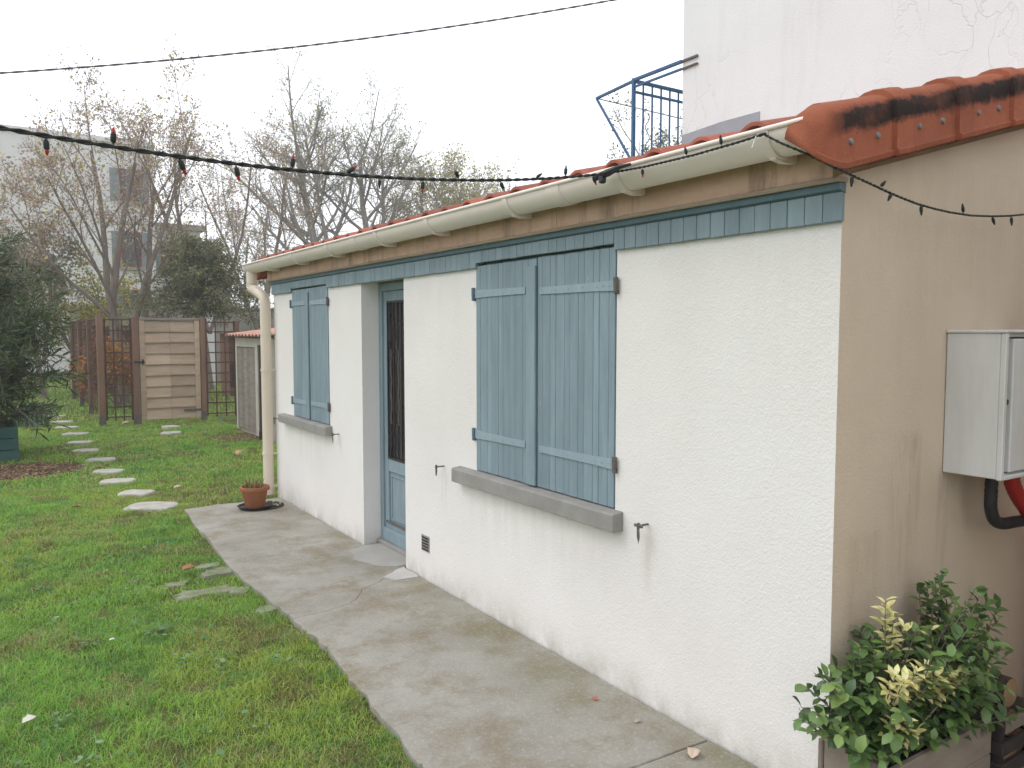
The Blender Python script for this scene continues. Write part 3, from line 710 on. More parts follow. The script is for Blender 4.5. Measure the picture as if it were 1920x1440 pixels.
def sprig(base, tip, nl, cream, spread=.6, start=.3):
    base = Vector(base); tip = Vector(tip); mid = (base+tip)/2 + Vector((rb.uniform(-.03,.03), rb.uniform(-.03,.03), .02))
    pts = [(1-t)**2*base + 2*t*(1-t)*mid + t*t*tip for t in (0,.2,.4,.6,.8,1)]
    stems.tube(pts, [.004,.0036,.003,.0025,.002,.0012], 5)
    for i in range(nl):
        t = start + (1-start)*(i/(nl-1))**.8; p = (1-t)**2*base + 2*t*(1-t)*mid + t*t*tip
        tan = (2*(1-t)*(mid-base) + 2*t*(tip-mid)).normalized()
        ang = i*2.4 + rb.uniform(-.4,.4); side = tan.cross(Vector((.3,.2,1))).normalized(); up = side.cross(tan)
        d = (side*math.cos(ang) + up*math.sin(ang))*(1.0 if t < .93 else .55) + tan*rb.uniform(.25,.7) + Vector((0,0,.12)); d.normalize()
        nrm = (Vector((0,-.25,1)) - d*d.dot(Vector((0,-.25,1)))).normalized(); yv = nrm.cross(d)
        s_ = rb.uniform(.75,1.2)
        mw = Matrix((( d.x*s_, yv.x*s_, nrm.x*s_, p.x), (d.y*s_, yv.y*s_, nrm.y*s_, p.y), (d.z*s_, yv.z*s_, nrm.z*s_, p.z), (0,0,0,1)))
        k = 4 if cream and (t > .45 or rb.random() < .5) else (0 if rb.random() < .62 else 2)
        LEAVES.append((k + rb.randint(0,1), mw, p))
def inside(x, y_, z):   # outline of the shrub: left shoulder, tall right dome
    return True
# main mass
for i in range(190):
    bx_ = rb.uniform(.0,.50); by_ = rb.uniform(-.19,-.06)
    u = rb.random()
    if u < .42:   tx = rb.gauss(.42,.10); tz = rb.uniform(.34,.74) - abs(tx-.43)*.8
    elif u < .85: tx = rb.gauss(.12,.16); tz = rb.uniform(.28,.66) - abs(tx-.12)*.35
    else:         tx = rb.uniform(-.22,-.02); tz = rb.uniform(.30,.52)
    ty = rb.uniform(-.32,-.03)
    tz = max(tz, .26)
    sprig((bx_, by_, .2), (tx, ty, tz), rb.randint(12,20), False)
for tx, ty, tz in ((-.30,-.16,.47), (-.33,-.13,.44), (-.24,-.2,.40), (-.20,-.15,.52)): sprig((.02,-.13,.21), (tx,ty,tz), 16, False, start=.35)
for tx, ty, tz in ((.72,-.10,.50), (.86,-.08,.56), (.95,-.08,.52), (.80,-.12,.44)): sprig((.5,-.12,.21), (tx,ty,tz), 20, False, start=.3)
for tx, ty, tz in ((.40,-.13,.74), (.46,-.12,.75), (.44,-.08,.70), (.50,-.1,.68)): sprig((.42,-.11,.21), (tx,ty,tz), 24, False)
for tx, ty, tz, n_ in ((.08,-.14,.73,18), (.12,-.15,.68,14), (.17,-.15,.63,12), (-.05,-.26,.56,16), (.0,-.26,.53,16), (.05,-.27,.55,18), (.075,-.26,.51,16), (.12,-.26,.55,16), (.16,-.27,.51,16), (.22,-.26,.50,16), (.26,-.26,.475,18), (.30,-.27,.49,16), (.34,-.26,.47,16), (.20,-.27,.47,14), (-.04,-.27,.42,14), (.0,-.28,.38,14), (.03,-.28,.36,12), (.56,-.24,.41,12), (.58,-.23,.37,10), (.30,-.18,.62,6)):
    sprig((tx*.7+.06, -.13, .21), (tx,ty,tz), n_, True, start=.62)
part(stems, 'stems', M['bark1'], bush)
camv = Vector(cam.location)
LEAVES.sort(key=lambda q: (q[2]-camv).length - (.35 if q[0] >= 4 else 0))
inv = Matrix.Translation(bush.location).inverted()
for k, mw, p in LEAVES[:300]: link('leaf', leaf_me[k], bush, inv @ mw)
for grp in range(3):
    b_ = MB(); sub = [q for q in LEAVES[300:] if q[0]//2 == grp]
    for k, mw, p in sub:
        me = leaf_me[k]; b_.add([tuple(mw @ v.co) for v in me.vertices], [tuple(pl.vertices) for pl in me.polygons])
    if sub:
        o = part(b_, 'foliage', LM[grp], bush, True); o['kind'] = 'stuff'
# firewood beside the trough
lg = thing('firewood_crate', 'dark slatted crate of firewood beside the trough at the gable', 'crate', (.80,-.14,0))
for x in (.63, .96):
    for y_ in (-.24, -.04):
        mb = MB(); mb.box(x, x+.03, y_-.015, y_+.015, .003, .245, .003); part(mb, 'corner_post', M['darkcloth'], lg)
for i, z in enumerate((.02, .10, .18)):
    mb = MB(); mb.box(.625, .995, -.272, -.2555, z, z+.05, .003); part(mb, 'slat', M['planterwood'] if i == 2 else M['darkcloth'], lg)
    mb = MB(); mb.box(.61, .6285, -.272, -.02, z, z+.05, .003); part(mb, 'slat', M['darkcloth'], lg)
mb = MB(); mb.box(.63, .99, -.25, -.03, .01, .02); part(mb, 'base_board', M['darkcloth'], lg)
for i, (x, y_, z, r) in enumerate(((.72,-.17,.075,.05), (.83,-.15,.078,.055), (.93,-.17,.072,.048), (.77,-.15,.168,.05), (.88,-.16,.172,.052), (.80,-.13,.262,.055))):
    lo = thing('firewood_log', ['short round log at the left in the bottom of the firewood crate', 'thick log in the middle of the bottom of the firewood crate', 'thin log at the right in the bottom of the firewood crate', 'log lying second layer left in the firewood crate', 'log lying second layer right in the firewood crate', 'log with pale cut end on top of the firewood crate'][i], 'log', (x, y_, z), 'firewood logs')
    mb = MB(); q = i*.7; prof = [(r*(1+.05*math.sin(3*a+q)), a) for a in [k*2*math.pi/14 for k in range(14)]]
    mb.prism([(rr*math.cos(a), rr*math.sin(a)) for rr, a in prof], 1, -.075, .075, False); mb.build('bark', M['log'], lo, True)
    mb = MB(); mb.prism([(.97*rr*math.cos(a), .97*rr*math.sin(a)) for rr, a in prof], 1, -.0755, -.0745); mb.build('cut_end', M['logend'], lo)
    mb = MB(); mb.prism([(.97*rr*math.cos(a), .97*rr*math.sin(a)) for rr, a in prof], 1, .0745, .0755); mb.build('cut_end', M['logend'], lo)

# ------------------------------------------------------------------ terracotta pot on its black saucer, drain
PX, PY = -.345, 5.66
dr = tag(bpy.data.objects.new('drain_hole', None), 'round dark drain hole with debris in the concrete below the downpipe', 'drain'); COL.objects.link(dr); dr.location = (-.27,5.72,0)
mb = MB(); mb.lathe([(.20,.0), (.20,.006), (.185,.006), (.18,.002), (.0,.002)][::-1], (-.27,5.72,.001), 28); part(mb, 'rim', M['soil'], dr)
b_ = MB(); rr_ = random.Random(2)
for i in range(26):
    a = rr_.uniform(0,6.28); d = rr_.uniform(.06,.175); x, y_ = -.27+d*math.cos(a), 5.72+d*math.sin(a); s_ = rr_.uniform(.006,.018)
    b_.lathe([(s_*.7,0), (s_,s_*.4), (s_*.5,s_*.8)], (x,y_,.006), 5)
o = part(b_, 'debris', M['stone'], dr); o['kind'] = 'stuff'
sa = thing('saucer', 'black plastic saucer under the terracotta pot', 'saucer', (PX,PY,.009))
mb = MB(); mb.lathe([(.0,0), (.135,0), (.155,.022), (.15,.022), (.132,.006), (0,.006)], (PX,PY,.009), 28); part(mb, 'dish', M['black'], sa, True)
pt = thing('terracotta_pot', 'round terracotta flower pot on a black saucer near the downpipe', 'flower pot', (PX,PY,.016))
mb = MB(); mb.lathe([(.0,0), (.082,0), (.085,.004), (.112,.15), (.114,.152), (.128,.155), (.131,.165), (.130,.185), (.124,.19), (.112,.187), (.106,.16), (.08,.155), (0,.155)], (PX,PY,.016), 32); part(mb, 'body', M['terracotta'], pt, True)
mb = MB(); mb.lathe([(.0,.158), (.05,.164), (.106,.158)][::-1], (PX,PY,.016), 20); part(mb, 'potting_soil', M['soil'], pt, True)
def stalks(n_, r0, h, base, seed, cols, wd=.004):
    r_ = np.random.default_rng(seed); V = []; F = []; Cc = []
    for i in range(n_):
        a = r_.uniform(0,6.28); d = r0*math.sqrt(r_.random()); bx_, by_ = base[0]+d*math.cos(a), base[1]+d*math.sin(a)
        L = h*r_.uniform(.4,1); a2 = r_.uniform(0,6.28); ln = r_.uniform(.1,.8)*L
        q = np.array([-math.sin(a2), math.cos(a2), 0])*wd*r_.uniform(.6,1.3); p = np.array([bx_, by_, base[2]]); c = cols[r_.integers(len(cols))]
        m1 = p + np.array([math.cos(a2)*ln*.35, math.sin(a2)*ln*.35, L*.6]); e = p + np.array([math.cos(a2)*ln, math.sin(a2)*ln, L*r_.uniform(.75,1)])
        b0 = len(V); V += [p-q/2, p+q/2, m1-q/2.4, m1+q/2.4, e]; F += [(b0,b0+1,b0+3), (b0,b0+3,b0+2), (b0+2,b0+3,b0+4)]; Cc += [c]*5
    return V, F, Cc
pl = thing('dried_plant', 'withered plant with dry straw stalks in the terracotta pot', 'plant', (PX,PY,.175))
V, F, Cc = stalks(90, .085, .13, (0,0,0), 4, [(.30,.22,.10), (.22,.13,.06), (.40,.36,.20), (.20,.22,.07), (.14,.07,.04)], .006)
for vx, vy, L in ((.10,-.02,.17), (-.09,.03,.14), (.02,.05,.15), (.12,.05,.16)):
    b0 = len(V); V += [np.array(p_) for p_ in ((0,0,0), (.004,.004,0), (vx*.6,vy*.6,L*.6), (vx*.6+.004,vy*.6+.004,L*.6), (vx,vy,L))]; F += [(b0,b0+1,b0+3), (b0,b0+3,b0+2), (b0+2,b0+3,b0+4)]; Cc += [(.46,.46,.28)]*5
link('stalks', fast_mesh('stalks', V, F, M['drystalk'], Cc), pl)

# ------------------------------------------------------------------ stepping stones
STONES = [(-1.105,6.33,.40,.27), (-1.13,7.08,.30,.21), (-1.20,7.88,.32,.22), (-1.21,8.60,.30,.21), (-1.175,9.60,.30,.22), (-1.262,10.58,.29,.21), (-1.245,11.52,.31,.22), (-1.22,12.68,.34,.22), (-1.258,13.72,.32,.22), (-1.27,14.7,.33,.22), (-1.30,15.9,.33,.22)]
ordn = ['largest pale stepping stone, nearest the corner of the concrete path', 'second stepping stone from the concrete path', 'third stepping stone from the concrete path', 'fourth stepping stone from the concrete path', 'fifth stepping stone from the concrete path', 'sixth stepping stone from the concrete path', 'seventh stepping stone from the concrete path', 'eighth stepping stone from the concrete path', 'ninth stepping stone from the concrete path', 'tenth stepping stone from the concrete path', 'farthest stepping stone, under the oleander branches']
rs = random.Random(8)
def stone(cx, cy, a, b, rz, label, group, z=.012, name='stepping_stone', jit=.07):
    mb = MB(); n_ = 18; V = []
    for lv, (sc_, zz) in enumerate(((1.0,-.06), (1.0,z-.008), (.96,z))):
        pass
    out = []
    for k in range(n_):
        t = 2*math.pi*k/n_; c_, s_ = math.cos(t), math.sin(t); q = (abs(c_)**5+abs(s_)**5)**(-1/5)
        k2 = 1+rs.uniform(-jit,jit); out.append((c_*q*a/2*k2, s_*q*b/2*k2*(1+rs.uniform(-.03,.03))))
    rot = lambda p, k: ((p[0]*math.cos(rz)-p[1]*math.sin(rz))*k, (p[0]*math.sin(rz)+p[1]*math.cos(rz))*k)
    V = [(*rot(p,1), -.06) for p in out] + [(*rot(p,1), z-.010) for p in out] + [(*rot(p,.95), z+rs.uniform(-.002,.002)) for p in out] + [(0,0,z+.002)]
    F = [(l*n_+i, l*n_+(i+1) % n_, (l+1)*n_+(i+1) % n_, (l+1)*n_+i) for l in (0,1) for i in range(n_)] + [(2*n_+i, 2*n_+(i+1) % n_, 3*n_) for i in range(n_)]
    mb.add(V, F); o = mb.build(name, M['stone'], None, True); o.location = (cx, cy, 0); return tag(o, label, 'stepping stone', group)
for (x, y_, a, b), lb in zip(STONES, ordn): stone(x, y_, a*1.06, b*1.22, R(-30+rs.uniform(-6,6)), lb, 'stepping stones across the lawn', -.002)
stone(.21, 12.75, .24, .28, .3, 'small pale slab in the grass nearest the wooden gate', 'pale slabs before the gate'); stone(.05, 11.85, .30, .30, -.2, 'pale slab in the grass before the gate, nearer the camera', 'pale slabs before the gate')
# half-buried mossy paving in the lawn
mb = MB()
hp = thing('buried_paving', 'mossy half-buried paving stones in the lawn beside the concrete path', 'paving stones', (-1.2,3.7,-.02))
for i, (x, y_, a, b, z) in enumerate(((-1.08,3.92,.18,.16,-.016), (-1.24,3.55,.34,.14,-.019), (-1.36,3.80,.13,.09,-.018), (-1.05,3.46,.14,.12,-.019), (-1.10,4.12,.16,.11,-.020), (-1.01,3.02,.13,.10,-.018))):
    o = stone(x, y_, a, b, rs.uniform(-.4,.4), None, None, z, 'paving_stone', .26); o.data.materials[0] = M['mossy']; del o['category']
    o.parent = hp; o.location = Vector((x,y_,0)) - Vector(hp.location)
mb = MB(); mb.lathe([(.75,-.05), (.72,-.032), (.4,-.022), (0,-.018)], (0,0,0), 24)
so_ = mb.build('leaf_litter', M['litter'], None, True); so_.location = (-2.15,9.2,0); so_.scale = (1.1,1.0,1); tag(so_, 'brown leaf litter and bare soil before the green planter', 'leaf litter', None, 'stuff')
mb = MB(); mb.lathe([(.55,-.05), (.53,-.03), (.3,-.026), (0,-.025)], (0,0,0), 20); o = mb.build('bare_soil', M['litter'], None, True); o.location = (.95,11.0,0); tag(o, 'bare trampled soil in front of the shed', 'soil', None, 'stuff')

# ------------------------------------------------------------------ fence, gate, shed
rf = random.Random(31)
gt = thing('garden_gate', 'tall weathered wooden gate of horizontal boards between trellis panels', 'gate', (.41,13.75,0))
for x0, x1, nm_ in ((-.095,-.005,'stile'), (.825,.915,'stile')):
    mb = MB(); mb.box(x0, x1, 13.70, 13.745, .03, 1.80, .004); part(mb, nm_, M['gate'], gt)
mb = MB(); mb.box(-.10, .92, 13.695, 13.75, 1.801, 1.845, .004); o = part(mb, 'cap_rail', M['oldwood'], gt)
nbd = 9
for i in range(nbd):
    z0 = .05 + i*.194; z1 = z0 + .200
    for a, b in ((-.003,.408), (.412,.823)):
        mb = MB(); dz = rf.uniform(-.004,.004)
        mb.add([(a,13.700,z0+dz), (b,13.700,z0+dz), (b,13.734,z1+dz), (a,13.734,z1+dz), (a,13.722,z0+dz), (b,13.722,z0+dz), (b,13.744,z1+dz), (a,13.744,z1+dz)], [(0,1,2,3), (7,6,5,4), (0,4,5,1), (3,2,6,7), (0,3,7,4), (1,5,6,2)])
        part(mb, 'board', M['gate'], gt)
mb = MB(); mb.box(.385, .435, 13.743, 13.77, .05, 1.80); part(mb, 'back_batten', M['post'], gt)
mb = MB(); mb.box(-.19, -.02, 13.672, 13.694, 1.06, 1.085, .002); mb.box(-.06,-.035,13.665,13.695,1.03,1.115,.002); part(mb, 'latch', M['dark_iron'], gt)
mb = MB(); mb.box(.62, .92, 13.690, 13.699, .16, .20, .001); part(mb, 'hinge_strap', M['iron'], gt)
POSTS = [(-.70,13.82,.10,1.90,'square brown fence post at the corner of the trellis'), (-.155,13.74,.10,1.86,'square brown fence post on the latch side of the gate'), (.965,13.72,.085,1.86,'square brown fence post on the hinge side of the gate'), (1.56,13.62,.07,1.80,'square brown fence post beside the shed'),
         (-.66,16.0,.08,1.86,'nearer brown post in the trellis running back along the lawn'), (-.64,18.1,.08,1.86,'middle brown post in the trellis running back along the lawn'), (-.62,20.2,.08,1.86,'farthest brown post of the trellis running back along the lawn')]
for x, y_, s_, h, lb in POSTS:
    e = thing('fence_post', lb, 'fence post', (x,y_,0), 'fence posts')
    mb = MB(); mb.box(-s_/2, s_/2, -s_/2, s_/2, .05, h, .005); mb.build('post', M['post'], e)
    mb = MB(); mb.box(-s_/2-.004, s_/2+.004, -s_/2-.004, s_/2+.004, -.03, .14); mb.build('post_shoe', M['iron'], e)
def trellis(x0, y0, x1, y1, z0, z1, nv, nh, lb):
    e = thing('trellis_panel', lb, 'trellis', (x0,y0,0), 'trellis panels')
    d = Vector((x1-x0, y1-y0, 0)); L = d.length; e.rotation_euler.z = math.atan2(d.y, d.x)
    for i in range(nv):
        x = .012 + (L-.024)*i/(nv-1); mb = MB(); t = .024 if 0 < i < nv-1 else .032
        mb.box(x-t/2, x+t/2, -.008, .004, z0+rf.uniform(-.02,.0), z1, .001); mb.build('upright', M['trellis'], e)
    for j in range(nh):
        z = z0+.05 + (z1-z0-.07)*j/(nh-1) + rf.uniform(-.008,.008); mb = MB(); sg = rf.uniform(-.006,.006)
        mb.box(0, L, -.017, -.0085, z-.011+sg, z+.011+sg, .001); mb.build('crossbar', M['trellis'], e)
    return e
trellis(-.64,13.80, -.215,13.76, .06, 1.83, 4, 10, 'brown trellis panel left of the gate, showing russet leaves behind it')
trellis(1.012,13.71, 1.52,13.63, .05, 1.80, 4, 10, 'brown trellis panel right of the gate, next to the shed')
trellis(-.70,13.9, -.66,15.95, .12, 1.83, 8, 11, 'nearest of three trellis panels receding along the stepping stones')
trellis(-.66,16.05, -.64,18.05, .12, 1.83, 8, 11, 'middle of three trellis panels receding along the stepping stones')
trellis(-.64,18.15, -.62,20.15, .12, 1.83, 8, 11, 'farthest of three trellis panels receding along the stepping stones')
# shed
sh = thing('garden_shed', 'small pale shed with faded red corrugated roof right of the fence', 'shed', (1.15,10.2,0))
mb = MB(); mb.box(1.15, 2.9, 10.0, 11.93, -.05, 1.46); part(mb, 'wall', M['shedwall'], sh)
mb = MB(); mb.box(1.10, 1.149, 9.98, 10.05, 0, 1.50); mb.box(1.10, 1.149, 10.66, 10.80, 0, 1.50); mb.box(1.10, 1.149, 11.86, 11.94, 0, 1.50); mb.box(1.10, 1.149, 10.0505, 10.6595, 1.40, 1.50); mb.box(1.10, 1.149, 10.8005, 11.8595, 1.36, 1.50); part(mb, 'frame', M['shedwall'], sh)
for a, b, m_ in ((10.81,11.85,'oldwood'), (10.055,10.655,'darkcloth')):
    dd = bpy.data.objects.new('shed_door', None); COL.objects.link(dd); at_world(dd, sh); n_ = 6 if b-a > .8 else 4
    for i in range(n_):
        mb = MB(); mb.box(1.115+rf.uniform(-.002,.002), 1.147, a+(b-a)*i/n_+.002, a+(b-a)*(i+1)/n_-.002, .03, 1.355 if b > 11 else 1.395, .002); o = mb.build('plank', M['darkcloth'] if m_ == 'darkcloth' else M['oldwood'], dd)
mb = MB(); V = []; n_ = 96
for i in range(n_+1):
    y_ = 9.85+2.25*i/n_; dz = .02*math.sin(i*2*math.pi/8)
    V += [(.98, y_, 1.545+dz), (3.1, y_, 1.80+dz)]
mb.add(V, [(2*i, 2*i+2, 2*i+3, 2*i+1) for i in range(n_)]); o = part(mb, 'roof', M['shedroof'], sh, True); md = o.modifiers.new('t', 'SOLIDIFY'); md.thickness = .008
mb = MB(); mb.box(2.95, 3.1, 9.9, 12.1, 1.46, 1.76); part(mb, 'back_beam', M['oldwood'], sh)
mb = MB(); mb.tube([(1.05,10.3,-.04), (1.05,10.3,.12)], .05, 8); part(mb, 'door_stop', M['log'], sh)

# ------------------------------------------------------------------ behind the fence
def wallthing(name, lb, cat, x0, x1, y0, y1, z1, m_, cap='oldwall', cap_h=.06):
    e = thing(name, lb, cat, ((x0+x1)/2, y0, 0)); mb = MB(); mb.box(x0, x1, y0, y1, -.1, z1); part(mb, 'wall', M[m_], e)
    mb = MB(); mb.box(x0-.05, x1+.05, y0-.06, y1+.06, z1+.001, z1+cap_h, .01); part(mb, 'coping', M[cap], e); return e
wallthing('garden_wall', 'mossy grey garden wall at the back behind the gate', 'wall', -.3, 9, 25, 25.3, 2.32, 'oldwall')
bw_ = wallthing('brick_wall', 'old brown brick wall behind the left trellis panel', 'wall', -.2, 1.3, 21.5, 21.75, 1.75, 'brickwall')
br = random.Random(4); bme = []
for k in range(3):
    mb = MB(); mb.box(-.105, .105, -.012, .012, -.03, .03, .004); bme.append(mb.mesh('brick', M['brickwall']))
for r in range(24):
    for c_ in range(7):
        x = -.08 + c_*.222 + (.11 if r % 2 else 0)
        if x < 1.2: link('brick', bme[(r+c_) % 3], bw_, Matrix.Translation((x-bw_.location.x, -.012+br.uniform(-.004,.004), .04+r*.072)))
wallthing('side_wall', 'grey boundary wall at the end of the lawn behind the oleander', 'wall', -7, -1.3, 29, 29.3, 1.9, 'oldwall')
bb = thing('log_store', 'low brown slatted store behind the right trellis panel', 'store', (2.6,19.0,0))
mb = MB(); mb.box(2.75, 4.6, 19.1, 20, -.05, 1.55); part(mb, 'body', M['post'], bb)
for i in range(9):
    mb = MB(); mb.box(2.75, 4.6, 19.05, 19.098, .05+i*.165, .19+i*.165, .004); part(mb, 'slat', M['brickwall'], bb)
mb = MB(); mb.box(2.65, 4.7, 18.9, 20.1, 1.551, 1.62); part(mb, 'roof', M['oldwood'], bb)
mb = MB(); mb.box(2.75, 3.9, 18.9, 19.04, .35, .8); o = part(mb, 'dark_panel', M['darkcloth'], bb)
# white slender chimney-like obelisk behind the evergreen
cb = thing('white_chimney', 'slender white chimney with pointed cap behind the evergreen', 'chimney', (3.30,24.0,0))
mb = MB(); mb.box(3.10, 3.50, 23.8, 24.2, -.1, 2.55, .01); part(mb, 'shaft', M['chair'], cb)
mb = MB(); mb.box(3.06, 3.54, 23.76, 24.24, 2.551, 2.62); mb.add([(3.1,23.8,2.621), (3.5,23.8,2.621), (3.5,24.2,2.621), (3.1,24.2,2.621), (3.3,24,3.15)], [(0,1,4), (1,2,4), (2,3,4), (3,0,4)]); part(mb, 'cap', M['chair'], cb)
# far houses
def house_windows(e, wins, y_):
    for x, z, w_, h in wins:
        mb = MB(); mb.box(x-w_/2, x+w_/2, y_-.06, y_-.001, z-h/2, z+h/2); wn = part(mb, 'window', M['farred'], e)
        mb = MB(); mb.box(x-w_/2+.05, x+w_/2-.05, y_-.075, y_-.061, z-h/2+.05, z+h/2-.05); o = part(mb, 'pane', M['farglass'], wn)
        o.matrix_parent_inverse = Matrix.Identity(4); o.parent = wn
        for sx in (-1, 1):
            mb = MB(); mb.box(x+sx*w_*.76-w_*.24, x+sx*w_*.76+w_*.24, y_-.05, y_-.002, z-h/2, z+h/2); part(mb, 'shutter', M['fargrey'], e)
        mb = MB(); mb.box(x-w_/2-.1, x+w_/2+.1, y_-.15, y_-.001, z-h/2-.12, z-h/2-.002); part(mb, 'sill', M['oldwall'], e)
fh = thing('far_house', 'hazy white three-storey house with grey shutters behind the brown-leaved tree', 'house', (0,36,0))
mb = MB(); mb.box(-14, 3.9, 36, 46, -.1, 9.5); part(mb, 'wall', M['farwall'], fh)
mb = MB(); mb.box(-14.1, 4.0, 35.9, 46.1, 9.501, 9.7); part(mb, 'parapet', M['farwall'], fh)
house_windows(fh, [(2.95,7.8,.75,1.35), (2.95,5.1,.75,1.5), (2.95,2.6,.75,1.6)], 36)
fh2 = thing('grey_far_house', 'lower pale house with grey windows right of the white far house', 'house', (5,38,0))
mb = MB(); mb.box(4.0, 6.2, 38, 44, -.1, 6.3); part(mb, 'wall', M['farwall'], fh2)
mb = MB(); mb.box(3.95, 6.4, 37.8, 44.2, 6.301, 6.55); part(mb, 'roof', M['oldwall'], fh2)
house_windows(fh2, [(4.75,5.0,.6,1.2), (4.75,2.7,.6,1.3)], 38)

# ------------------------------------------------------------------ trees
def rot_about(v, ax, a): return Matrix.Rotation(a, 3, ax) @ v
class Tree:
    def __init__(s, seed): s.r = random.Random(seed); s.wood = MB(); s.twig = MB(); s.tips = []
    def branch(s, p, d, L, r, lv, maxlv, P):
        rr = s.r; n_ = max(3, int(5 - lv*.7)); pts = [Vector(p)]; d = Vector(d).normalized(); rad = [r]
        for i in range(n_):
            w_ = P['wob']*(1+.4*lv)
            d = (d + Vector((rr.gauss(0,w_), rr.gauss(0,w_), rr.gauss(0,w_*.6) + P['up'][min(lv, len(P['up'])-1)]))).normalized()
            pts.append(pts[-1] + d*L/n_); rad.append(r*(1 - (i+1)/n_*(.62 if lv < maxlv else .8)))
        (s.wood if lv < 2 else s.twig).tube(pts, rad, 7 if lv == 0 else (5 if lv == 1 else 3), False)
        if lv >= maxlv:
            s.tips.append(pts); return
        if lv >= maxlv-1: s.tips.append(pts)
        nc = P['kids'][min(lv, len(P['kids'])-1)]; t0 = P['t0'][min(lv, len(P['t0'])-1)]
        az = rr.uniform(0, 6.28)
        for k in range(nc):
            t = t0 + (1-t0)*(k+rr.random()*.8)/nc; q = min(t*n_, n_-.01); i = int(q); f = q-i
            pp = pts[i].lerp(pts[i+1], f); tan = (pts[i+1]-pts[i]).normalized()
            az += 2.4 + rr.uniform(-.5,.5); sd_ = tan.orthogonal().normalized(); sd_ = rot_about(sd_, tan, az)
            ang = P['ang'][min(lv, len(P['ang'])-1)]*rr.uniform(.75,1.25)
            nd = tan*math.cos(ang) + sd_*math.sin(ang)
            LL = L*P['len'][min(lv, len(P['len'])-1)]*rr.uniform(.7,1.15)*(1.12-.5*t)
            rc = (rad[i]*(1-f)+rad[i+1]*f)*P.get('rk', .6)*rr.uniform(.8,1)
            s.branch(pp, nd, LL, max(rc, P['rmin']), lv+1, maxlv, P)
def leaves_mesh(name, tips, per, size, asp, cols, seed, jitter=.12, droop=0., mat_='leaf', tmin=.2, keep=1.):
    r_ = np.random.default_rng(seed); pos = []; dirs = []
    for pts in tips:
        if r_.random() > keep: continue
        P_ = np.array([tuple(p) for p in pts]); n_ = len(P_)-1
        for t in r_.uniform(tmin, 1.0, r_.poisson(per)):
            q = min(t*n_, n_-.001); i = int(q); pos.append(P_[i]+(P_[i+1]-P_[i])*(q-i)); dirs.append(P_[i+1]-P_[i])
    pos = np.array(pos); N2 = len(pos); pos = pos + r_.normal(0, jitter, (N2,3))
    dirs = np.array(dirs); dirs /= np.linalg.norm(dirs, axis=1)[:, None] + 1e-9
    d = dirs*.6 + r_.normal(0, .7, (N2,3)); d[:, 2] -= droop; d /= np.linalg.norm(d, axis=1)[:, None]
    s_ = np.cross(d, r_.normal(0,1,(N2,3))); s_ /= np.linalg.norm(s_, axis=1)[:, None]
    nr = np.cross(s_, d)
    L = size*r_.uniform(.6,1.3,(N2,1)); W_ = L*asp
    a = pos; b = pos+d*L*.45+s_*W_/2+nr*W_*.12; c = pos+d*L; e = pos+d*L*.45-s_*W_/2+nr*W_*.12
    V = np.stack([a,b,c,e], 1).reshape(-1,3); i4 = np.arange(N2)*4
    F = np.concatenate([np.stack([i4,i4+1,i4+2],1), np.stack([i4,i4+2,i4+3],1)])
    cols = np.array(cols); ci = cols[r_.integers(0, len(cols), N2)]*r_.uniform(.8,1.2,(N2,1))
    return fast_mesh(name, V, F, M[mat_], np.repeat(ci, 4, 0))
def plant_tree(name, lb, base, stems_, maxlv, P, bark_, leaf, seed, group='trees behind the fence', cat='tree'):
    T = Tree(seed); e = thing(name, lb, cat, base, group)
    for d, L, r, off in stems_: T.branch(off, d, L, r, 0, maxlv, P)
    T.wood.build('trunk', M[bark_], e, True)
    if T.twig.v: o = T.twig.build('twigs', M[bark_], e); o['kind'] = 'stuff'
    if leaf:
        for lf in (leaf if isinstance(leaf, list) else [leaf]):
            o = link('foliage', leaves_mesh('foliage', T.tips, seed=seed, **lf), e); o['kind'] = 'stuff'
    return e
BR = [(.48,.34,.28), (.42,.29,.23), (.52,.40,.33), (.36,.27,.22), (.46,.36,.24)]
YE = [(.46,.38,.09), (.38,.35,.08), (.50,.42,.14), (.30,.30,.08)]
PB = dict(wob=.10, up=[.10,.10,.06,.02,0], kids=[7,6,5,4], t0=[.25,.2,.2,.2], ang=[.55,.6,.65,.7], len=[.55,.55,.5,.5], rmin=.006, rk=.55)
# big multi-stemmed brown-leaved tree behind the gate
P1 = dict(PB); P1['kids'] = [5,5,4,4]; P1['rk'] = .5; P1['t0'] = [.35,.25,.2,.2]
plant_tree('brown_leaved_tree', 'spreading multi-stemmed tree with sparse brown leaves behind the trellis', (.35,18.3,-.05),
    [((-.16,-.05,1), 5.6, .115, (-.10,0,0)), ((.20,.05,1), 5.2, .105, (.12,0,0)), ((-1.05,.1,1), 3.4, .05, (-.14,.08,1.7)), ((-.7,-.2,1), 3.0, .045, (-.2,.0,2.2)), ((.42,-.1,1), 4.6, .07, (.16,.02,1.9)), ((-.02,.25,1), 5.6, .10, (0,.1,.6))],
    4, P1, 'bark1', [dict(per=4.0, size=.062, asp=.6, cols=BR, jitter=.10, keep=.75), dict(per=.3, size=.09, asp=.6, cols=YE, jitter=.1)], 3)
P2 = dict(PB); P2['ang'] = [.98,.65,.65,.7]; P2['rmin'] = .008; P2['len'] = [.56,.5,.48,.5]; P2['rk'] = .62; P2['kids'] = [15,7,5,4]; P2['t0'] = [.40,.15,.2,.2]; P2['up'] = [.16,.15,.08,.03]; P2['wob'] = .07
G2 = [(.34,.33,.12), (.40,.36,.12), (.30,.26,.12), (.36,.28,.16)]
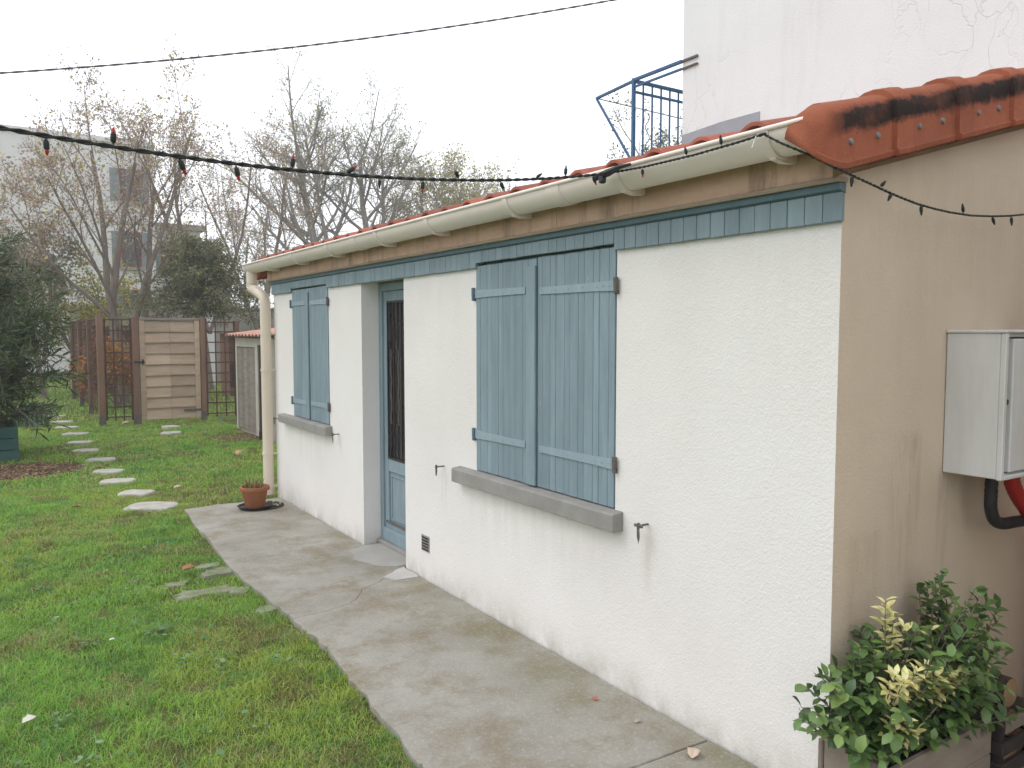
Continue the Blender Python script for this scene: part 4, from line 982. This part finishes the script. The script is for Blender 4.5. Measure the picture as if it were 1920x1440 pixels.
plant_tree('bare_tree', 'tall nearly bare tree rising left behind the far end of the cottage roof', (9.6,30,-.05), [((-.01,0,1), 9.2, .25, (0,0,0)), ((-.28,.05,1), 4.6, .10, (-.05,0,4.8))], 4, P2, 'bark2', dict(per=.55, size=.085, asp=.7, cols=G2, jitter=.12, tmin=.1), 12, 'bare trees behind the roof')
plant_tree('bare_tree', 'tall nearly bare tree right of the other, spreading over the roof', (12.0,31,-.05), [((.01,0,1), 9.2, .22, (0,0,0)), ((.30,-.05,1), 5.0, .11, (.05,0,4.6))], 4, P2, 'bark2', dict(per=.55, size=.085, asp=.7, cols=G2, jitter=.12, tmin=.1), 27, 'bare trees behind the roof')
plant_tree('yellowing_tree', 'low tree with thin yellow leaves above the middle of the roof', (15.5,31,-.05), [((.1,0,1), 8.0, .12, (0,0,0)), ((-.35,0,1), 6.0, .09, (0,0,2.5)), ((.5,0,1), 5.6, .08, (0,0,2.6))], 4, P2, 'bark2', dict(per=1.6, size=.10, asp=.7, cols=G2+YE, jitter=.14, tmin=.1), 41, 'bare trees behind the roof')
plant_tree('slim_brown_tree', 'slender tree with brown leaves right of the evergreen', (5.1,24.6,-.05), [((.05,0,1), 6.6, .09, (0,0,0)), ((-.32,0,1), 5.2, .06, (0,0,1.4)), ((.30,.1,1), 5.2, .06, (0,0,1.5))], 4, P1, 'bark1', dict(per=3.0, size=.07, asp=.6, cols=BR+YE[:1], jitter=.12, keep=.8), 51)
plant_tree('young_brown_tree', 'upright tree with brown leaves standing just above the evergreen', (2.9,21.8,-.05), [((.02,0,1), 6.4, .09, (0,0,0)), ((-.28,.1,1), 5.0, .06, (0,0,1.6)), ((.35,0,1), 5.0, .06, (0,0,1.6))], 4, P1, 'bark1', dict(per=3.0, size=.065, asp=.6, cols=BR+YE[:1], jitter=.12, keep=.8), 61)
plant_tree('grey_leafy_tree', 'hazy grey-brown tree at the left edge behind the oleander', (-1.2,21,-.05), [((-.1,0,1), 3.4, .08, (0,0,0)), ((-.5,0,1), 2.8, .06, (0,0,.8)), ((.35,0,1), 2.7, .05, (0,0,.9))], 4, P1, 'bark1', dict(per=4, size=.09, asp=.6, cols=[(.20,.20,.13), (.26,.23,.16), (.18,.20,.10), (.3,.24,.16)], jitter=.12), 71)
plant_tree('yellow_shrub', 'yellow-leaved shrub below the white house, left of the gate', (-.1,22.5,-.05), [((-.2,0,1), 2.7, .05, (0,0,0)), ((.3,0,1), 2.6, .05, (0,0,0)), ((-.5,.2,1), 2.4, .04, (0,0,0)), ((.05,-.3,1), 2.9, .04, (0,0,0))], 3, dict(PB, kids=[6,5,4]), 'bark1', dict(per=9, size=.09, asp=.55, cols=YE+[(.24,.30,.08)], jitter=.14), 81, 'shrubs behind the fence', 'shrub')
plant_tree('russet_shrub', 'russet orange shrub seen through the trellis left of the gate', (-.05,17.0,-.05), [((-.2,0,1), 1.15, .03, (0,0,0)), ((.3,0,1), 1.1, .03, (0,0,0)), ((.02,-.2,1), 1.2, .025, (0,0,0)), ((-.45,.1,1), 1.0, .02, (0,0,0))], 3, dict(PB, kids=[6,5,4], rmin=.004), 'bark1', dict(per=8, size=.06, asp=.6, cols=[(.46,.15,.05), (.40,.11,.05), (.46,.27,.07), (.34,.20,.07), (.36,.30,.08)], jitter=.09, tmin=.0), 83, 'shrubs behind the fence', 'shrub')
plant_tree('distant_treetop', 'leafy treetop peeping over the cottage roof beside the balcony', (16.5,17.5,-.05), [((0,0,1), 7.2, .13, (0,0,0)), ((.3,0,1), 4.2, .08, (0,0,3)), ((-.3,0,1), 4.0, .08, (0,0,3))], 4, dict(PB, kids=[6,5,4,3]), 'bark2', dict(per=3.5, size=.09, asp=.6, cols=[(.13,.17,.10), (.17,.2,.12), (.2,.22,.13)], jitter=.12), 91, 'trees behind the roof')
for i, (x, y_, h, sd_) in enumerate(((7.0,33,5.6,101), (18.5,34,6.2,103))):
    plant_tree('background_tree', ['thin pale tree between the slim brown tree and the roof end', 'low tree behind the roof under the balcony'][i], (x,y_,-.05), [((0,0,1), h, .10, (0,0,0)), ((.4,0,1), h*.6, .06, (0,0,h*.25)), ((-.4,0,1), h*.6, .06, (0,0,h*.25))], 4, P1, 'bark2', dict(per=2.4, size=.10, asp=.6, cols=BR[:2]+G2, jitter=.14), sd_, 'bare trees behind the roof')
# dark evergreen with hanging sprays
def evergreen():
    T = Tree(7); e = thing('evergreen_tree', 'dark olive evergreen with drooping sprays behind the gate', 'tree', (1.72,17.2,-.05), 'trees behind the fence')
    rr = T.r; T.wood.tube([(0,0,0), (.03,0,1.0), (-.02,.02,2.0), (.02,0,2.8), (0,0,3.5)], [.12,.11,.09,.06,.02], 8)
    sp = []
    for i in range(66):
        z = 2.12 + 1.45*(i/65); t = (z-2.12)/1.45; a = i*2.4
        L = (1.35*max(0,1-t*t)**.6 + .2)*rr.choice((.45,.6,.8,1.0,1.15))*rr.uniform(.85,1.1)
        if math.cos(a) > .6: L *= 1.12
        d = Vector((math.cos(a), math.sin(a), .28 + t*.5)).normalized(); p = Vector((0,0,z)); pts = [p]
        for k in range(5):
            d = (d + Vector((rr.gauss(0,.12), rr.gauss(0,.12), -.15 + rr.gauss(0,.09)))).normalized(); pts.append(pts[-1]+d*L/5)
        T.twig.tube(pts, [.028*(1-t*.5),.022,.016,.011,.007,.004], 4, False)
        for k in range(2, 6):
            for j in range(5):
                dd_ = Vector((rr.gauss(0,.6), rr.gauss(0,.6), rr.uniform(-.5,.35))).normalized(); q = pts[k-1].lerp(pts[k], rr.random())
                sp.append([q, q+dd_*.12, q+dd_*.24+Vector((0,0,-.03)), q+dd_*.34+Vector((0,0,-.09))])
    T.wood.build('trunk', M['bark1'], e, True); o = T.twig.build('twigs', M['bark1'], e); o['kind'] = 'stuff'
    o = link('foliage', leaves_mesh('foliage', sp, 26, .075, .34, [(.15,.17,.085), (.11,.135,.07), (.20,.20,.10), (.25,.225,.12), (.085,.105,.055), (.22,.19,.13)], 5, .045, .25, 'leaf', 0), e); o['kind'] = 'stuff'
    o = link('foliage', leaves_mesh('foliage', sp, 1.2, .07, .5, YE, 6, .06, .2, 'leaf', 0, .5), e); o['kind'] = 'stuff'
evergreen()
# oleander in its green box
ol = thing('oleander_shrub', 'large dark green oleander with long narrow leaves at the left edge', 'shrub', (-2.62,10.7,.35))
def oleander():
    rr = random.Random(17); st = MB(); tips = []
    for i in range(240):
        a = rr.uniform(0,6.28); lean = rr.uniform(.02,1.0); Rm = 1.22*lean**.8; H = (3.05 - 1.6*lean**1.7)*(rr.uniform(.66,1.0) if i % 2 else rr.uniform(.32,.95))
        b0 = Vector((rr.uniform(-.3,.3), rr.uniform(-.3,.3), 0)); tip = Vector((math.cos(a)*Rm, math.sin(a)*Rm, H - .25)); mid = Vector((tip.x*.35, tip.y*.35, tip.z*.65))
        pts = [(1-t)**2*b0 + 2*t*(1-t)*mid + t*t*tip for t in [k/7 for k in range(8)]]
        st.tube(pts, [.014,.013,.012,.010,.008,.006,.005,.003], 4, False); tips.append(pts[2:] )
        for j in range(3):
            k = rr.randint(3,7); q = pts[k]; d = Vector((math.cos(a+rr.uniform(-1.2,1.2)), math.sin(a+rr.uniform(-1.2,1.2)), rr.uniform(-.3,.9))).normalized()*rr.uniform(.25,.5)
            st.tube([q, q+d*.5, q+d], [.006,.004,.003], 3, False); tips.append([q, q+d*.5, q+d])
    for i in range(26):      # skirt of low shoots
        a = rr.uniform(-2.6,1.4); d = Vector((math.cos(a), math.sin(a), 0)); pts = [d*.3+Vector((0,0,.05)), d*.75+Vector((0,0,.25)), d*1.05+Vector((0,0,rr.uniform(-.05,.35)))]
        st.tube(pts, [.008,.006,.003], 3, False); tips.append(pts)
    o = st.build('stems', M['bark1'], ol); o['kind'] = 'stuff'
    o = link('foliage', leaves_mesh('foliage', tips, 24, .17, .13, [(.045,.075,.026), (.06,.10,.034), (.085,.125,.045), (.045,.08,.032), (.12,.155,.075)], 19, .03, .05, 'leaf', .05), ol); o['kind'] = 'stuff'
    o = link('foliage', leaves_mesh('foliage', tips, .8, .15, .13, [(.22,.26,.14), (.28,.26,.12)], 20, .03, .1, 'leaf', .2), ol); o['kind'] = 'stuff'
oleander()
gb = thing('planter_box', 'dark green wooden planter box under the oleander', 'planter', (-2.62,10.7,0))
for i, z in enumerate((.0, .145, .29)):
    for s_ in (-1, 1):
        mb = MB(); mb.box(-3.2, -2.04, 10.7+s_*.56-.014, 10.7+s_*.56+.014, z-.02, z+.115, .004); part(mb, 'side_board', M['greenwood'], gb)
        mb = MB(); mb.box(-2.62+s_*.565-.014, -2.62+s_*.565+.014, 10.155, 11.245, z-.02, z+.115, .004); part(mb, 'end_board', M['greenwood'], gb)
for x in (-3.18,-2.07):
    for y_ in (10.16,11.23):
        mb = MB(); mb.box(x-.03,x+.03,y_-.03,y_+.03,-.03,.40,.004); part(mb, 'corner_post', M['greenwood'], gb)
mb = MB(); mb.box(-3.17,-2.07,10.18,11.22,-.02,.34); part(mb, 'potting_soil', M['soil'], gb)
# silvery low plant by the path
gp_ = thing('silvery_plant', 'low plant with pale grey-green strap leaves beside the far stepping stones', 'plant', (-1.75,14.4,0))
V, F, Cc = stalks(150, .28, .55, (0,0,-.03), 9, [(.20,.28,.20), (.27,.34,.27), (.14,.2,.12), (.36,.40,.34)], .028)
link('leaves', fast_mesh('leaves', V, F, M['leaf'], Cc), gp_)

# ------------------------------------------------------------------ cables
def twist(mb, pts, r, pitch, sides=5):
    P_ = [Vector(p) for p in pts]; s_ = 0
    for ph in (0, math.pi):
        out = []; s_ = 0
        for i, p in enumerate(P_):
            if i: s_ += (p-P_[i-1]).length
            t = (P_[min(i+1,len(P_)-1)]-P_[max(i-1,0)]).normalized(); u = t.cross(Vector((0,0,1))).normalized(); v = u.cross(t)
            a = 2*math.pi*s_/pitch + ph; out.append(p + (u*math.cos(a)+v*math.sin(a))*r*.9)
        mb.tube(out, r, sides)
A_ = Vector((-2.282,.465,0)); G_ = Vector((-.25,.87,0))
def strpt(t):
    p = A_ + (G_-A_)*t; return Vector((p.x, p.y, .249*t*t - .06*t + 2.036))
sl = thing('string_lights', 'dark string of fairy lights with red tips hung from the gutter across the garden', 'string lights', (-.25,.87,2.22))
pts = [strpt(t) for t in np.linspace(-1.12, 1, 260)]
mb = MB(); twist(mb, pts, .0034, .085); part(mb, 'cable', M['cable'], sl, True)
gut = [(-.25,.87,2.224), (-.232,.68,2.219), (-.232,.43,2.217), (-.232,.24,2.222), (-.23,.13,2.228)]
def dens(pl, step=.012):
    out = []
    for a, b in zip(pl[:-1], pl[1:]):
        a = Vector(a); b = Vector(b); n_ = max(2, int((b-a).length/step)); out += [a.lerp(b, k/n_) for k in range(n_)]
    return out + [Vector(pl[-1])]
mb = MB(); twist(mb, dens(gut), .003, .045); part(mb, 'cable', M['cable'], sl, True)
gab = [(-.23,.13,2.228), (-.222,.07,2.19), (-.205,-.01,2.145), (-.19,-.09,2.095), (-.14,-.10,2.083), (-.079,-.098,2.073), (.0,-.095,2.062), (.092,-.09,2.049), (.18,-.09,2.036), (.277,-.09,2.024), (.38,-.09,2.017), (.477,-.09,2.013), (.62,-.09,2.013), (.769,-.09,2.022), (.9,-.09,2.034), (1.009,-.09,2.048), (1.2,-.07,2.085), (1.35,-.02,2.12)]
mb = MB(); twist(mb, dens(gab), .0026, .045); part(mb, 'cable', M['cable'], sl, True)
mb = MB(); mb.tube([(-.262,.93,2.215), (-.258,.86,2.224), (-.256,.80,2.235)], [.013,.016,.010], 8); mb.tube([(-.262,.89,2.215), (-.266,.885,2.19)], [.016,.014], 8); mb.tube([(-.258,.80,2.235),(-.25,.74,2.237)], [.009,.006], 8); part(mb, 'plug', M['black'], sl, True)
def bulb(p, d, s_=1., tip='redtip'):
    p = Vector(p); d = Vector(d).normalized(); mb = MB(); mb.tube([p, p+d*.006*s_], .002*s_, 5); mb.tube([p+d*.004*s_, p+d*.008*s_, p+d*.022*s_, p+d*.026*s_], [.0035*s_,.0062*s_,.0062*s_,.0045*s_], 8)
    o = part(mb, 'bulb_socket', M['cable'], sl, True)
    mb = MB(); mb.tube([p+d*.0255*s_, p+d*.030*s_, p+d*.035*s_, p+d*.038*s_], [.004*s_,.0042*s_,.003*s_,.001*s_], 8); t_ = mb.build('bulb_tip', M[tip], o, True)
for t, dx, dz, s_, tip in ((.042,.05,-1,1.0,'redtip'), (.11,.05,1,1.05,'redtip'), (.184,.5,-1,1.1,'redtip'), (.255,.25,-1,1.05,'redtip'), (.334,.1,1,1.0,'redtip'), (.418,1,.6,1.1,'redtip'), (.474,-.1,-1,.8,'cable'), (.553,-.1,-1,1.,'redtip'), (.625,-.6,.8,.95,'cleartip'), (.716,.7,-1,1.0,'cleartip'), (.802,.8,.4,.9,'cable'), (.878,.1,1,1.05,'cleartip'), (.955,.6,-.8,1.0,'redtip'), (-.05,0,-1,1,'redtip'), (-.15,.1,1,1,'redtip'), (-.3,0,-1,1,'redtip'), (-.5,0,-1,1,'redtip')):
    bulb(strpt(t)+Vector((0,0,.005*(1 if dz > 0 else -1))), (dx*.8, dx*.1, dz), s_, tip)
for p, d, tip in (((-.234,.69,2.214), (0,-.1,-1), 'redtip'), ((-.236,.46,2.222), (-.1,.2,1), 'redtip'), ((-.236,.30,2.226), (-.1,.1,1), 'cable'), ((-.236,.15,2.226), (.1,-1,.1), 'cable'),
                  ((-.10,-.10,2.074), (-.1,0,-1), 'cable'), ((.05,-.10,2.057), (1,0,.75), 'cable'), ((.12,-.095,2.043), (-.8,0,-1), 'cable'), ((.29,-.095,2.020), (.15,0,-1), 'cable'), ((.56,-.095,2.016), (-.3,0,1), 'cable'), ((.76,-.095,2.018), (.6,0,-.8), 'cable'), ((.90,-.095,2.03), (.2,0,-1), 'cable')):
    bulb(p, d, .9, tip)
mb = MB(); mb.tube([(-.236,.155,2.226), (-.243,.165,2.19)], .0025, 5); part(mb, 'cable_tie', M['chair'], sl)
pp = thing('garden_pole', 'round wooden pole carrying the string lights at the left of the lawn', 'pole', (-4.56,.01,0)); e_ = strpt(-1.12)
mb = MB(); mb.tube([(e_.x,e_.y,-.05), (e_.x,e_.y,2.55)], [.05,.045], 10); part(mb, 'pole', M['post'], pp, True)
# overhead power cable
def cabpt(x):
    t = (x+2.18)/4.032; y_ = 5.171 + (3.317-5.171)*t
    return Vector((x, y_, 3.413 + .505*t + .263*t*t))
pc = thing('power_cable', 'thin twisted overhead cable crossing the sky to the tall building', 'cable', (4.5,2.1,4.7))
mb = MB(); twist(mb, [cabpt(x) for x in np.linspace(-7.5, 4.49, 300)], .0042, .22); part(mb, 'cable', M['cable2'], pc, True)
e_ = cabpt(4.49); mb = MB(); mb.box(4.44, 4.4995, e_.y-.04, e_.y+.04, e_.z-.04, e_.z+.04, .004); part(mb, 'wall_anchor', M['iron'], pc)
e_ = cabpt(-7.5); up_ = thing('utility_pole', 'tall wooden pole carrying the overhead cable at the far left of the lawn', 'pole', (e_.x, e_.y, 0))
mb = MB(); mb.tube([(e_.x,e_.y,-.05), (e_.x,e_.y,e_.z+.5)], [.11,.08], 12); part(mb, 'pole', M['post'], up_, True)

# ------------------------------------------------------------------ grass
def vnoise(x, y_, s_, seed):
    r_ = np.random.default_rng(seed); T = r_.random((64,64)); u = x*s_; v = y_*s_
    i = np.floor(u).astype(int); j = np.floor(v).astype(int); f = u-i; g_ = v-j; f = f*f*(3-2*f); g_ = g_*g_*(3-2*g_)
    a = T[i%64,j%64]; b = T[(i+1)%64,j%64]; c = T[i%64,(j+1)%64]; d = T[(i+1)%64,(j+1)%64]
    return (a*(1-f)+b*f)*(1-g_)+(c*(1-f)+d*f)*g_
EX = np.array([p[1] for p in (EDGE+EDGE2[1:]+[(-1.12,.2), (-1.15,-1), (-1.2,-7)])][::-1]); EXX = np.array([p[0] for p in (EDGE+EDGE2[1:]+[(-1.12,.2), (-1.15,-1), (-1.2,-7)])][::-1])
def lawn_mask(x, y_):
    m_ = np.ones(len(x), bool)
    edge = np.interp(y_, EX, EXX)
    over = .03 + .06*np.clip(vnoise(x*0, y_, 5.5, 77)-.35, 0, 1)*(y_ < 2.75) + .02*vnoise(x*0, y_, 14, 78)
    m_ &= ~((y_ < 5.99) & (x > edge + over))
    m_ &= ~((y_ >= 5.9) & (y_ < 6.03) & (x > -.9+.04*vnoise(x, y_, 9, 5)))
    m_ &= ~((x > -.02) & (y_ < 6.16))
    m_ &= ~((x > -.2) & (y_ < 6.22))
    m_ &= ~((x > 1.08) & (y_ > 9.9) & (y_ < 12))
    m_ &= ~((x > -3.22) & (x < -2.02) & (y_ > 10.1) & (y_ < 11.3))
    th = R(-30); c_, s_ = math.cos(th), math.sin(th)
    for sx, sy, a, b in STONES:
        u = (x-sx)*c_ + (y_-sy)*s_; v = -(x-sx)*s_ + (y_-sy)*c_
        m_ &= ~((abs(u) < a*.53*(.80+.22*vnoise(x, y_, 30, 61))) & (abs(v) < b*.61*(.74+.26*vnoise(x, y_, 30, 62))))
    for sx, sy, q in ((.21,12.75,.14), (.05,11.85,.15)): m_ &= ~(np.hypot(x-sx, y_-sy) < q)
    rr_ = np.random.default_rng(99).random(len(x))
    d = np.hypot((x+2.1)/1.0, (y_-9.25)/.85) + .35*(vnoise(x, y_, 3, 6)-.5); m_ &= ~((d < .75) & (rr_ > .06))
    d = np.hypot((x-.95)/.5, (y_-11.0)/.7); m_ &= ~((d < .9) & (rr_ > .25))
    d = np.hypot((x+1.18)/.34, (y_-3.68)/.42) + .5*(vnoise(x, y_, 6, 16)-.5); m_ &= ~((d < 1) & (rr_ > .42))
    d = np.abs(x-edge); m_ &= ~((d < .07) & (y_ < 5.6) & (y_ > 2.8) & (rr_ > .3) & (vnoise(x*0, y_, 3, 8) > .35))
    m_ &= ~((vnoise(x, y_, 4.5, 44)*.6 + vnoise(x, y_, 13, 45)*.4 > .70) & (rr_ > .35))
    return m_
def lawn(n_, x0, x1, y0, y1, hh, ww, seed):
    r_ = np.random.default_rng(seed); x = r_.uniform(x0, x1, n_); y_ = r_.uniform(y0, y1, n_)
    ok = lawn_mask(x, y_); x = x[ok]; y_ = y_[ok]; n_ = len(x)
    big = vnoise(x, y_, .9, 1)*.5 + vnoise(x, y_, 2.7, 2)*.3 + vnoise(x, y_, 8, 3)*.2
    tuft = vnoise(x, y_, 6, 4)*.6 + vnoise(x, y_, 17, 9)*.4
    h = hh*(.38 + .95*tuft**1.5)*r_.uniform(.6,1.25,n_); h *= np.where(r_.random(n_) < .03, 1.7, 1)
    a = r_.uniform(0, 2*np.pi, n_); lean = r_.uniform(.3,1.9,n_)*h; wd = ww*r_.uniform(.6,1.3,n_)
    base = np.stack([x, y_, np.full(n_, -.036)], 1)
    dr_ = np.stack([np.cos(a), np.sin(a), 0*a], 1); b2 = a + r_.uniform(.8,2.3,n_); sd_ = np.stack([np.cos(b2), np.sin(b2), 0*a], 1)*wd[:, None]/2
    up_ = np.array([0,0,1.])[None]
    mid = base + dr_*(lean*.35)[:, None] + up_*(h*.62)[:, None]; tip = base + dr_*lean[:, None] + up_*(h*r_.uniform(.7,1,n_))[:, None]
    V = np.stack([base-sd_, base+sd_, mid+sd_*.75, mid-sd_*.75, tip], 1).reshape(-1,3); i5 = np.arange(n_)*5
    F = np.concatenate([np.stack([i5,i5+1,i5+2],1), np.stack([i5,i5+2,i5+3],1), np.stack([i5+3,i5+2,i5+4],1)])
    lush = np.array([.25,.46,.07]); yel = np.array([.38,.47,.08]); dark = np.array([.12,.29,.06]); blue = np.array([.19,.38,.15]); straw = np.array([.46,.39,.18]); brn = np.array([.24,.17,.09])
    t = np.clip((big-.34)*2.5, 0, .9)[:, None]; c = lush*(1-t)+yel*t
    q = np.clip((vnoise(x, y_, 5.6, 12)*.6+vnoise(x, y_, 15, 13)*.4-.55)*3.2, 0, .7)[:, None]; c = c*(1-q)+dark*q
    k = r_.random(n_)[:, None]; c = np.where(k < .10, blue, c); c = np.where(k > .95, straw, c)
    dry = (vnoise(x, y_, 2.2, 21)*.6+vnoise(x, y_, 7, 22)*.4 > .63)[:, None] & (r_.random(n_)[:, None] < .35); c = np.where(dry, straw*.9, c)
    dry2 = (vnoise(x, y_, 5, 31) > .72)[:, None] & (r_.random(n_)[:, None] < .4); c = np.where(dry2, brn, c)
    c = c*r_.uniform(.75,1.25,(n_,1))
    return V, F, np.repeat(c, 5, 0)
ga = tag(bpy.data.objects.new('grass', None), 'short green lawn with yellowish tufts covering the garden', 'grass', None, 'stuff'); bpy.data.objects.remove(ga)
VV = []; FF = []; CC = []; off = 0
for args in ((190000,-3.6,-.85,-.3,3.6,.040,.0030,1), (180000,-4.4,-.8,3.6,8.0,.042,.0042,2), (120000,-4.2,1.2,8.0,14.5,.048,.0085,3), (70000,-6,5,14.5,29,.06,.016,4), (30000,-9,-3.6,-2,12,.05,.010,5), (12000,-3.6,-.85,-3,-.3,.05,.006,6), (16000,-.9,1.2,6.0,8.0,.05,.006,7)):
    V, F, c = lawn(*args); VV.append(V); FF.append(F+off); CC.append(c); off += len(V)
go = link('grass', fast_mesh('grass', np.concatenate(VV), np.concatenate(FF), M['grass'], np.concatenate(CC)))
tag(go, 'short green lawn with yellowish tufts covering the garden', 'grass', None, 'stuff')
# broad-leaved weeds and clover in the near lawn
r_ = np.random.default_rng(55); xs = []; 
for i in range(95):
    cx, cy = r_.uniform(-3.2,-1.05), r_.uniform(.3,5.5); k = r_.integers(4,16); sp = r_.uniform(.02,.09)
    xs.append(np.stack([r_.normal(cx,sp,k), r_.normal(cy,sp,k)], 1))
xy = np.concatenate(xs); xy = xy[lawn_mask(xy[:,0], xy[:,1])]; n_ = len(xy)
a = r_.uniform(0,6.28,n_); d = np.stack([np.cos(a), np.sin(a), r_.uniform(-.1,.35,n_)], 1); s_ = np.stack([-np.sin(a), np.cos(a), r_.uniform(-.2,.2,n_)], 1)
p = np.concatenate([xy, r_.uniform(-.012,.012,(n_,1))], 1); L = r_.uniform(.014,.034,(n_,1)); W_ = L*r_.uniform(.55,.9,(n_,1))
V = np.stack([p, p+d*L*.3+s_*W_/2, p+d*L*.75+s_*W_*.42, p+d*L, p+d*L*.75-s_*W_*.42, p+d*L*.3-s_*W_/2], 1).reshape(-1,3); i6 = np.arange(n_)*6
F = np.concatenate([np.stack([i6,i6+j,i6+j+1],1) for j in (1,2,3,4)])
cw = np.array([(.10,.22,.08), (.14,.27,.12), (.08,.17,.06), (.20,.30,.17)])[r_.integers(0,4,n_)]*r_.uniform(.8,1.2,(n_,1))
wo = link('lawn_weeds', fast_mesh('lawn_weeds', V, F, M['leaf'], np.repeat(cw, 6, 0))); tag(wo, 'small round-leaved weeds scattered through the near lawn', 'weeds', None, 'stuff')

# brown leaf flakes lying thick on the bare soil before the planter
r_ = np.random.default_rng(66); n_ = 2600; xy = np.stack([r_.normal(-2.1,.42,n_), r_.normal(9.25,.36,n_)], 1)
a = r_.uniform(0,6.28,n_); tl = r_.uniform(-.35,.35,(n_,2)); L = r_.uniform(.02,.055,(n_,1)); p = np.concatenate([xy, r_.uniform(-.026,-.006,(n_,1))], 1)
d = np.stack([np.cos(a), np.sin(a), tl[:,0]], 1); s_ = np.stack([-np.sin(a), np.cos(a), tl[:,1]], 1)
V = np.stack([p-d*L/2, p+s_*L*.32, p+d*L/2, p-s_*L*.32], 1).reshape(-1,3); i4 = np.arange(n_)*4
F = np.concatenate([np.stack([i4,i4+1,i4+2],1), np.stack([i4,i4+2,i4+3],1)])
cw = np.array([(.26,.14,.08), (.18,.10,.06), (.34,.20,.12), (.12,.08,.055), (.38,.30,.2)])[r_.integers(0,5,n_)]*r_.uniform(.8,1.2,(n_,1))
fo = link('leaf_flakes', fast_mesh('leaf_flakes', V, F, M['drystalk'], np.repeat(cw, 4, 0))); tag(fo, 'small brown leaf flakes strewn over the soil before the green planter', 'leaf litter', None, 'stuff')

# ------------------------------------------------------------------ fallen leaves
def fallen(x, y_, z, s_, rz, col, lb):
    m = leaf_mat('fallen_leaf_' + str(len(bpy.data.materials)), col, tuple(c*.8 for c in col)); m.node_tree.nodes['Principled BSDF'].inputs['Roughness'].default_value = .8
    V, F = leaf_shape(s_, s_*.62, .55, -.12, .3); b_ = MB(); b_.add([(a-s_/2, b, c) for a, b, c in V], F); o = b_.build('fallen_leaf', m, None, True); o.location = (x, y_, z); o.rotation_euler = (rs.uniform(-.15,.15), rs.uniform(-.1,.1), rz)
    md = o.modifiers.new('t', 'SOLIDIFY'); md.thickness = .0012
    return tag(o, lb, 'leaf', 'fallen leaves')
fallen(-.150,.465,.010,.065,.6,(.60,.47,.38),'pale curled dead leaf on the nearest path slab')
fallen(-.167,1.03,.006,.028,1.2,(.62,.16,.14),'tiny red petal on the concrete path')
fallen(-.151,.775,.006,.03,.2,(.42,.36,.26),'small brown scrap on the path beside the wall')
fallen(-1.245,3.99,.012,.10,.3,(.34,.17,.08),'brown dead leaf by the half-buried paving')
fallen(.324,8.765,.05,.16,.8,(.50,.33,.18),'large tan dead leaf in the grass behind the pot')
fallen(-.765,6.90,.03,.10,.4,(.48,.38,.26),'pale dead leaf in the grass beyond the path end')
fallen(-2.234,2.146,.012,.055,.5,(.62,.58,.52),'whitish dead leaf in the lawn at lower left')
fallen(-1.839,2.90,.014,.03,.1,(.66,.66,.62),'tiny white petal in the middle of the lawn')
fallen(-1.703,6.45,.03,.09,-.4,(.45,.25,.12),'orange-brown dead leaf in the lawn left of the stones')
fallen(-.373,13.45,.02,.16,.3,(.46,.36,.24),'tan dead leaf at the foot of the gate post')
o = fallen(1.12,13.0,.03,.10,.2,(.06,.16,.36),'small blue scrap in the grass before the right trellis'); o.name = 'blue_scrap'; o['category'] = 'scrap'; del o['group']

# ------------------------------------------------------------------ thin haze volume, added to pale distant things
hz = MB(); hz.box(-125, 125, -125, 145, -1.2, 16); m = bpy.data.materials.new('haze_volume'); m.use_nodes = True; t_ = m.node_tree; t_.nodes.remove(t_.nodes['Principled BSDF'])
pv = t_.nodes.new('ShaderNodeVolumePrincipled'); pv.inputs['Color'].default_value = (.97,.98,1,1); pv.inputs['Density'].default_value = .0032; pv.inputs['Anisotropy'].default_value = .2
t_.links.new(pv.outputs[0], t_.nodes['Material Output'].inputs['Volume']); ho = hz.build('haze', m); ho['kind'] = 'stuff'
